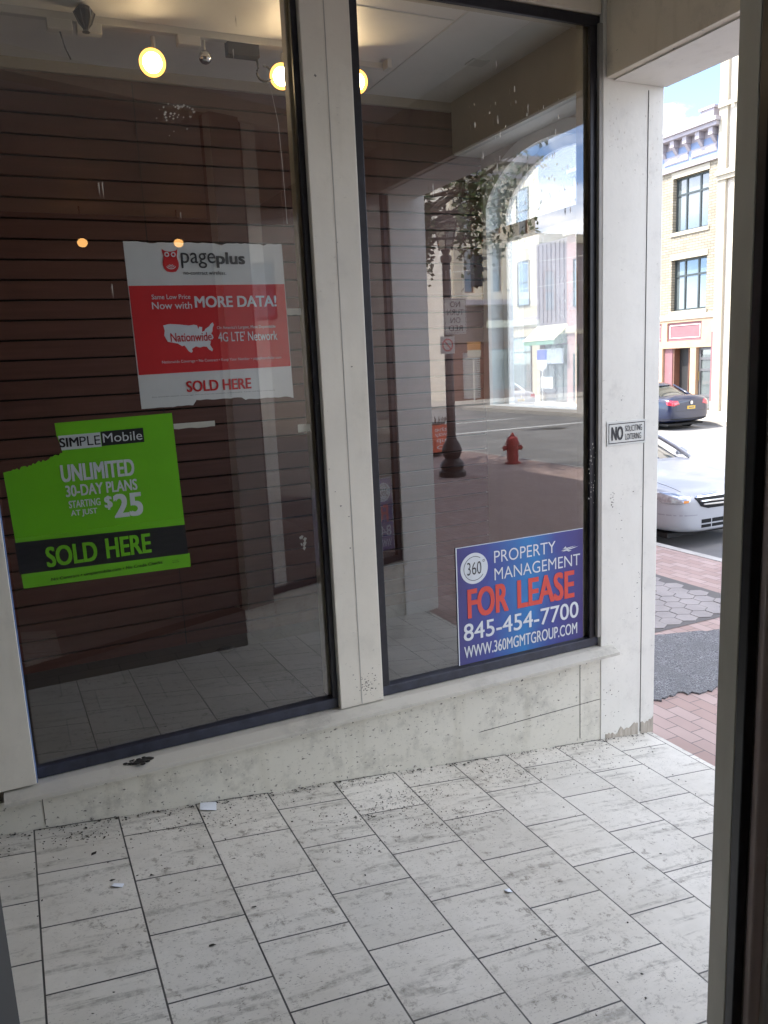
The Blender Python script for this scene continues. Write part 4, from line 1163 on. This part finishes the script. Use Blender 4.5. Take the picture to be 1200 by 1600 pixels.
g = MB(); g.tube([(0, 0, 0), (0, 0, 3.1)], .05, 8); g.build("pole", mat("pale_pole", (.55, .52, .46)), sp)
g = MB(); g.box(-.42, .42, -.08, -.055, 2.45, 2.85); g.build("cream_plate", flat("cream_plate", (.5, .45, .36)), sp)
g = MB(); g.box(-.42, .42, -.08, -.055, 2.852, 3.3); g.build("orange_plate", flat("orange_plate", (.45, .22, .08)), sp)

# ------------------------------------------------------------------ street tree over the lamp post
m_leaf = mat("tree_leaf", (.05, .075, .022), .6, .45, 3)
tre = thing("street_tree", "green street tree hanging over the lamp post, mirrored in the right pane", "tree", (6.55, -10.9, 0))
g = MB(); g.tube([(0, 0, -.1), (.05, 0, 1.5), (-.02, .1, 3.2), (.1, .2, 4.6), (.3, .4, 6.0), (.35, .5, 7.6)], [.16, .13, .11, .09, .06, .02], 8)
brs = []
rng = random.Random(3)
for k in range(17):
    a = rng.uniform(0, 6.28); z0 = rng.uniform(3.4, 6.6); ln = rng.uniform(1.2, 2.5)
    e = Vector((.2 + ln * math.cos(a), .3 + ln * math.sin(a), z0 + rng.uniform(.2, 1.3)))
    brs.append((Vector((.1, .2, z0)), e))
for e in ((1.5, 1.3, 5.6), (2.2, .9, 5.9), (1.2, 1.9, 5.5), (1.9, 1.9, 5.8), (2.7, 1.6, 6.2), (1.1, 1.0, 5.0)): brs.append((Vector((.1, .2, 4.2)), Vector(e)))
for k in range(12): brs.append((Vector((.1, .2, 3.9 + .1 * k)), Vector((rng.uniform(.5, 2.0), rng.uniform(1.2, 2.3), rng.uniform(4.5, 5.9)))))
for a, e in list(brs):
    for k in range(5):
        p = a.lerp(e, rng.uniform(.4, .95)); q = p + Vector((rng.gauss(0, .3), rng.gauss(0, .3), rng.gauss(-.05, .25)))
        g.tube([p, q], [.008, .003], 4)
for a, e in brs: g.tube([a, a.lerp(e, .5) + Vector((0, 0, .15)), e], [.05, .03, .012], 5)
g.build("trunk", mat("grey_bark", (.10, .085, .07), .9, .3, 12, bmp=.4), tre)
g = MB()
for a, e in brs:
    for k in range(230):
        t = rng.uniform(.35, 1.12); p = a.lerp(e, t) + Vector((rng.gauss(0, .30), rng.gauss(0, .30), rng.gauss(-.12, .26)))
        d = Vector((rng.gauss(0, 1), rng.gauss(0, 1), rng.gauss(-.5, .6))).normalized(); s = rng.uniform(.07, .14)
        q = d.cross(Vector((rng.gauss(0, 1), rng.gauss(0, 1), rng.gauss(0, 1)))).normalized()
        vw = (p + tre.location - Vector((0, 3.6, 2.405))).normalized()
        if abs(math.atan2(vw.x, -vw.y) - math.atan2(8.25, 14.24)) < R(.95) and vw.z < .20: continue      # the lamp and its post show through a gap
        g.face([p, p + d * s * .5 + q * s * .3, p + d * s, p + d * s * .5 - q * s * .3])
g.build("crown", m_leaf, tre)

# ------------------------------------------------------------------ cars
m_tyre = mat("tyre_rubber", (.02, .02, .02), .8, .2, 20)
m_rim = mat("alloy_rim", (.45, .45, .46), .3, .05, 5, .9)
m_lens = mat("clear_lamp_lens", (.42, .44, .46), .10, .35, 18, .5, .9, coat=1)
m_amber = mat("amber_lens", (.7, .25, .03), .2, .1)
m_redlens = mat("red_lens", (.45, .02, .04), .15, .2, 9, coat=1)
m_under = flat("black_underbody", (.012, .012, .012), .8)
m_grille = mat("black_grille", (.008, .009, .010), .6, .1, 6, 0, .2)

m_carshade = flat('grey_crease', (.30, .30, .32))
STN = [(2.44, .50, .25, .60, .655), (2.40, .68, .215, .655, .70), (2.28, .80, .20, .72, .765), (2.08, .875, .20, .78, .845), (1.75, .91, .20, .84, .92), (1.35, .92, .20, .90, .985), (.95, .92, .20, .94, 1.02),
       (.2, .925, .20, .96, 1.0), (-.8, .925, .20, .98, 1.0), (-1.5, .92, .21, 1.0, 1.06), (-1.95, .90, .22, 1.0, 1.10), (-2.22, .86, .25, .98, 1.11), (-2.36, .80, .29, .93, 1.05), (-2.42, .66, .33, .86, .93)]
def sec(st):
    x, w_, zb, zs, zt = st
    h = [(0, zb), (.72 * w_, zb), (.955 * w_, zb + .05), (.995 * w_, zb + .16), (w_, zb + .30), (.985 * w_, zs - .10), (.955 * w_, zs - .02), (.86 * w_, zs + .35 * (zt - zs)), (.45 * w_, zt - .01), (0, zt)]
    return [(x, y, z) for y, z in h] + [(x, -y, z) for y, z in h[-2:0:-1]]
def sub_mesh(mb, lv=2):
    me = bpy.data.meshes.new("tmp"); bmesh.ops.recalc_face_normals(mb.bm, faces=mb.bm.faces); mb.bm.to_mesh(me); mb.bm.free()
    o = bpy.data.objects.new("tmp", me); COL.objects.link(o)
    md = o.modifiers.new("s", 'SUBSURF'); md.levels = lv; md.render_levels = lv
    me2 = bpy.data.meshes.new_from_object(o.evaluated_get(bpy.context.evaluated_depsgraph_get()))
    bpy.data.objects.remove(o); bpy.data.meshes.remove(me)
    for p in me2.polygons: p.use_smooth = True
    return me2
def mesh_obj(name, me, m, parent):
    me.name = name; me.materials.clear(); me.materials.append(m)
    o = bpy.data.objects.new(name, me); COL.objects.link(o); o.parent = parent
    return o
def patch(bvh, poly, origin, right, up, direc, off=.006, cuts=3):
    """polygon given in a plane, dropped along direc onto the body: a thin shaped lens that follows it"""
    b = bmesh.new(); o = Vector(origin); r = Vector(right).normalized(); u = Vector(up).normalized(); d = Vector(direc).normalized()
    f = b.faces.new([b.verts.new(o + r * p[0] + u * p[1]) for p in poly])
    bmesh.ops.triangulate(b, faces=[f])
    for k in range(cuts): bmesh.ops.subdivide_edges(b, edges=b.edges[:], cuts=1, use_grid_fill=True)
    for v in b.verts:
        h, nn, i, ds = bvh.ray_cast(v.co, d)
        if h: v.co = h - d * off
    q = bmesh.ops.extrude_face_region(b, geom=b.faces[:])
    for v in [e for e in q['geom'] if isinstance(e, bmesh.types.BMVert)]: v.co += d * (off + .015)
    mb = MB(); mb.bm.free(); mb.bm = b
    return mb
def make_car(label, paint, loc, rz, group="cars parked along the street"):
    t = thing("parked_car", label, "car", loc, rz, group)
    mb = MB(); rings = [[mb.bm.verts.new(p) for p in sec(s)] for s in STN]
    n = len(rings[0])
    for a, b in zip(rings, rings[1:]):
        for k in range(n): mb.bm.faces.new((a[k], a[(k + 1) % n], b[(k + 1) % n], b[k]))
    for ring in (rings[0], rings[-1]):
        for k in range(n // 2 - 1):      # quads across the nose and tail
            i, j = k, (n - k) % n
            vs = [ring[i], ring[i + 1], ring[(n - i - 1) % n], ring[(n - i) % n]]
            vs = list(dict.fromkeys(vs))
            if len(vs) >= 3: mb.bm.faces.new(vs)
        vs = list(dict.fromkeys([ring[n // 2 - 1], ring[n // 2], ring[n // 2 + 1]]))
        if len(vs) == 3: mb.bm.faces.new(vs)
    me = sub_mesh(mb)
    body = mesh_obj("body", me, paint, t)
    bvh = BVHTree.FromPolygons([v.co.copy() for v in me.vertices], [tuple(p.vertices) for p in me.polygons])
    # glasshouse
    mb = MB()
    lev = [(1.18, -1.88, .80, .96), (1.02, -1.74, .79, 1.04), (.28, -1.18, .665, 1.36), (.02, -.92, .60, 1.43), (-.1, -.8, .4, 1.45)]
    rs = []
    for xf, xr, hw, z in lev:
        rs.append([mb.bm.verts.new(p) for p in ((xf, 0, z), (xf - .05, hw * .6, z), (xf - .22, hw, z), ((xf + xr) / 2, hw * 1.03, z), (xr + .22, hw, z), (xr + .03, hw * .6, z), (xr, 0, z), (xr + .03, -hw * .6, z), (xr + .22, -hw, z), ((xf + xr) / 2, -hw * 1.03, z), (xf - .22, -hw, z), (xf - .05, -hw * .6, z))])
    for a, b in zip(rs, rs[1:]):
        for k in range(12): mb.bm.faces.new((a[k], a[(k + 1) % 12], b[(k + 1) % 12], b[k]))
    mb.bm.faces.new(rs[-1])
    mesh_obj("windows", sub_mesh(mb), m_carglass, t)
    mb = MB(); rs = []
    for xf, xr, hw, z in ((.26, -1.16, .665, 1.375), (.12, -1.02, .635, 1.43), (-.05, -.85, .45, 1.468), (-.3, -.6, .2, 1.472)):
        rs.append([mb.bm.verts.new(p) for p in ((xf, 0, z), (xf - .05, hw * .6, z), (xf - .22, hw, z), ((xf + xr) / 2, hw * 1.03, z), (xr + .22, hw, z), (xr + .03, hw * .6, z), (xr, 0, z), (xr + .03, -hw * .6, z), (xr + .22, -hw, z), ((xf + xr) / 2, -hw * 1.03, z), (xf - .22, -hw, z), (xf - .05, -hw * .6, z))])
    for a, b in zip(rs, rs[1:]):
        for k in range(12): mb.bm.faces.new((a[k], a[(k + 1) % 12], b[(k + 1) % 12], b[k]))
    mb.bm.faces.new(rs[-1])
    mesh_obj("roof", sub_mesh(mb), paint, t)
    for s in (-1, 1):
        g = MB()
        g.tube([(1.05, s * .80, .97), (.80, s * .775, 1.10), (.42, s * .72, 1.27), (.1, s * .655, 1.39)], .032, 8)
        g.tube([(-.55, s * .81, .97), (-.52, s * .70, 1.38)], .035, 6)
        g.tube([(-1.72, s * .74, 1.0), (-1.5, s * .72, 1.12), (-1.0, s * .655, 1.37)], [.06, .05, .03], 8)
        g.build("pillar", paint, t, 0, True)
        g = MB(); g.sphere((.72, s * .99, 1.02), .09, 12, 8, (.7, 1.1, .75)); g.tube([(.72, s * .88, .99), (.72, s * .96, 1.0)], .03, 6); g.build("mirror", paint, t, 0, True)
        # headlamp wraps the corner, tail lamp likewise
        hd = patch(bvh, [(-.25, .02), (-.22, .085), (.02, .075), (.20, .02), (.17, -.045), (.02, -.06), (-.16, -.05)], (2.75, s * 1.02, .665), (-.62 , s * .0 - .0, 0) if False else (.55, -s * .83, 0), (0, 0, 1), (-.83, -s * .55, 0), .008).build("headlight", m_lens, t, 0, True)
        patch(bvh, [(.10, -.015), (.17, -.02), (.155, -.045), (.09, -.05)], (2.75, s * 1.02, .665), (.55, -s * .83, 0), (0, 0, 1), (-.83, -s * .55, 0), .012, 2).build("amber_reflector", m_amber, hd)
        patch(bvh, [(-.22, .06), (-.1, .09), (.14, .075), (.20, -.04), (.0, -.09), (-.2, -.05)], (-2.8, s * .98, .86), (-.55, -s * .83, 0), (0, 0, 1), (.83, -s * .55, 0), .008).build("tail_light", m_redlens, t, 0, True)
        for x in (1.42, -1.38):
            g = MB(); g.lathe([(.365, .0), (.365, .045)], (x, s * .905 - (.045 if s > 0 else 0) + (.012 if s > 0 else -.012), .335), 24, 'y'); g.build("wheel_arch", m_under, t)
            g = MB(); g.lathe([(.20, -.1), (.30, -.105), (.325, -.08), (.325, .08), (.30, .105), (.20, .1)], (x, s * .845, .325), 24, 'y'); wh = g.build("wheel", m_tyre, t, 0, False)
            g = MB(); g.lathe([(.205, -.02), (.205, .02), (.06, .01)], (x, s * .935, .325), 18, 'y')
            g.build("rim", m_rim, wh)
    fr = lambda poly, off, cuts=3: patch(bvh, poly, (3, 0, 0), (0, 1, 0), (0, 0, 1), (-1, 0, 0), off, cuts)
    gr = fr([(-.50, .665), (-.46, .695), (0, .71), (.46, .695), (.50, .665), (.42, .56), (.30, .525), (-.30, .525), (-.42, .56)], .006, 4).build("grille", m_grille, t, 0, True)
    for zz, hw in ((.672, .485), (.622, .43), (.575, .38)):
        fr([(-hw, zz), (0, zz - .014), (hw, zz), (hw, zz + .016), (0, zz + .008), (-hw, zz + .016)] if zz < .65 else [(-hw, zz), (0, zz + .002), (hw, zz), (hw - .02, zz + .026), (0, zz + .04), (-hw + .02, zz + .026)], .018, 4).build("chrome_bar", m_chrome, gr, 0, True)
    for a, b in ((-.40, -.24), (-.22, .22), (.24, .40)):
        for z0, z1 in ((.275, .315), (.335, .385)): fr([(a, z0), (b, z0), (b, z1), (a, z1)], .004, 3).build("bumper_intake", m_grille, t)
    rf = lambda poly, off, cuts=2: patch(bvh, poly, (-3, 0, 0), (0, -1, 0), (0, 0, 1), (1, 0, 0), off, cuts)
    for q in ([(-.62, .60), (.62, .60), (.62, .608), (-.62, .608)], [(-.62, .608), (-.612, .608), (-.60, .98), (-.608, .98)], [(.62, .608), (.612, .608), (.60, .98), (.608, .98)]):
        rf(q, .002, 3).build("boot_seam", m_under, body)
    npl = rf([(-.17, .66), (.17, .66), (.17, .76), (-.17, .76)], .01, 3).build("number_plate", mat("yellow_plate", (.62, .40, .05), .5, .1), t)
    rf([(-.11, .695), (.11, .695), (.11, .725), (-.11, .725)], .014, 3).build("plate_print", flat("plate_ink", (.12, .10, .12)), npl)
    g = MB(); g.lathe([(.055, 0), (.055, .01), (.045, .014)], (-2.44, 0, .86), 16, 'x'); g.build("badge", m_chrome, t)
    for sg in (-1, 1):
        line = [(2.26, .60), (2.0, .67), (1.6, .715), (1.2, .74)]
        for p0, p1 in zip(line, line[1:]):
            patch(bvh, [(p0[0], sg * p0[1]), (p1[0], sg * p1[1]), (p1[0], sg * p1[1] + .007), (p0[0], sg * p0[1] + .007)], (0, 0, 2), (1, 0, 0), (0, 1, 0), (0, 0, -1), .002, 2).build("hood_seam", m_under, body)
    for sg in (-1, 1):
        patch(bvh, [(-.30, -.20), (.28, -.22), (.28, -.205), (-.30, -.185)], (2.75, sg * 1.02, .665), (.55, -sg * .83, 0), (0, 0, 1), (-.83, -sg * .55, 0), .002, 3).build("bumper_crease", m_carshade, body)
    g = MB(); g.box(-2.2, 2.2, -.75, .75, .14, .205); g.build("underbody", m_under, t)
    patch(bvh, [(-.86, .345), (.86, .345), (.86, .375), (-.86, .375)], (-3, 0, 0), (0, -1, 0), (0, 0, 1), (1, 0, 0), .012, 4).build("bumper_moulding", m_under, t)
    return t
m_wpaint = mat("white_car_paint", (.40, .41, .43), .3, .02, 2, 0, .4, coat=.35)
m_bpaint = mat("navy_car_paint", (.006, .011, .038), .28, .06, 2, 0, .5, coat=.5)
m_spaint = mat("silver_car_paint", (.42, .44, .46), .25, .03, 2, .6, .5, coat=1)
ZR = -.15
wc = make_car("white parked sedan at the near kerb with its front end toward us", m_wpaint, (8.27, 3.72 + 2.44, ZR), R(-90))
bc = make_car("dark blue sedan parked across the street seen from behind, yellow plate", m_bpaint, (19.6, 15.2 + 2.42, ZR), R(90))
sc = copy_tree(wc); sc.location = (19.8, 27.2, ZR); sc.rotation_euler = (0, 0, R(90)); sc['label'] = "nearer white car across the street, in the lower corner of the arched window"
sc2 = copy_tree(wc); sc2.location = (19.8, 32.8, ZR); sc2.rotation_euler = (0, 0, R(90)); sc2['label'] = "farther white car across the street, in the bottom of the arched window"
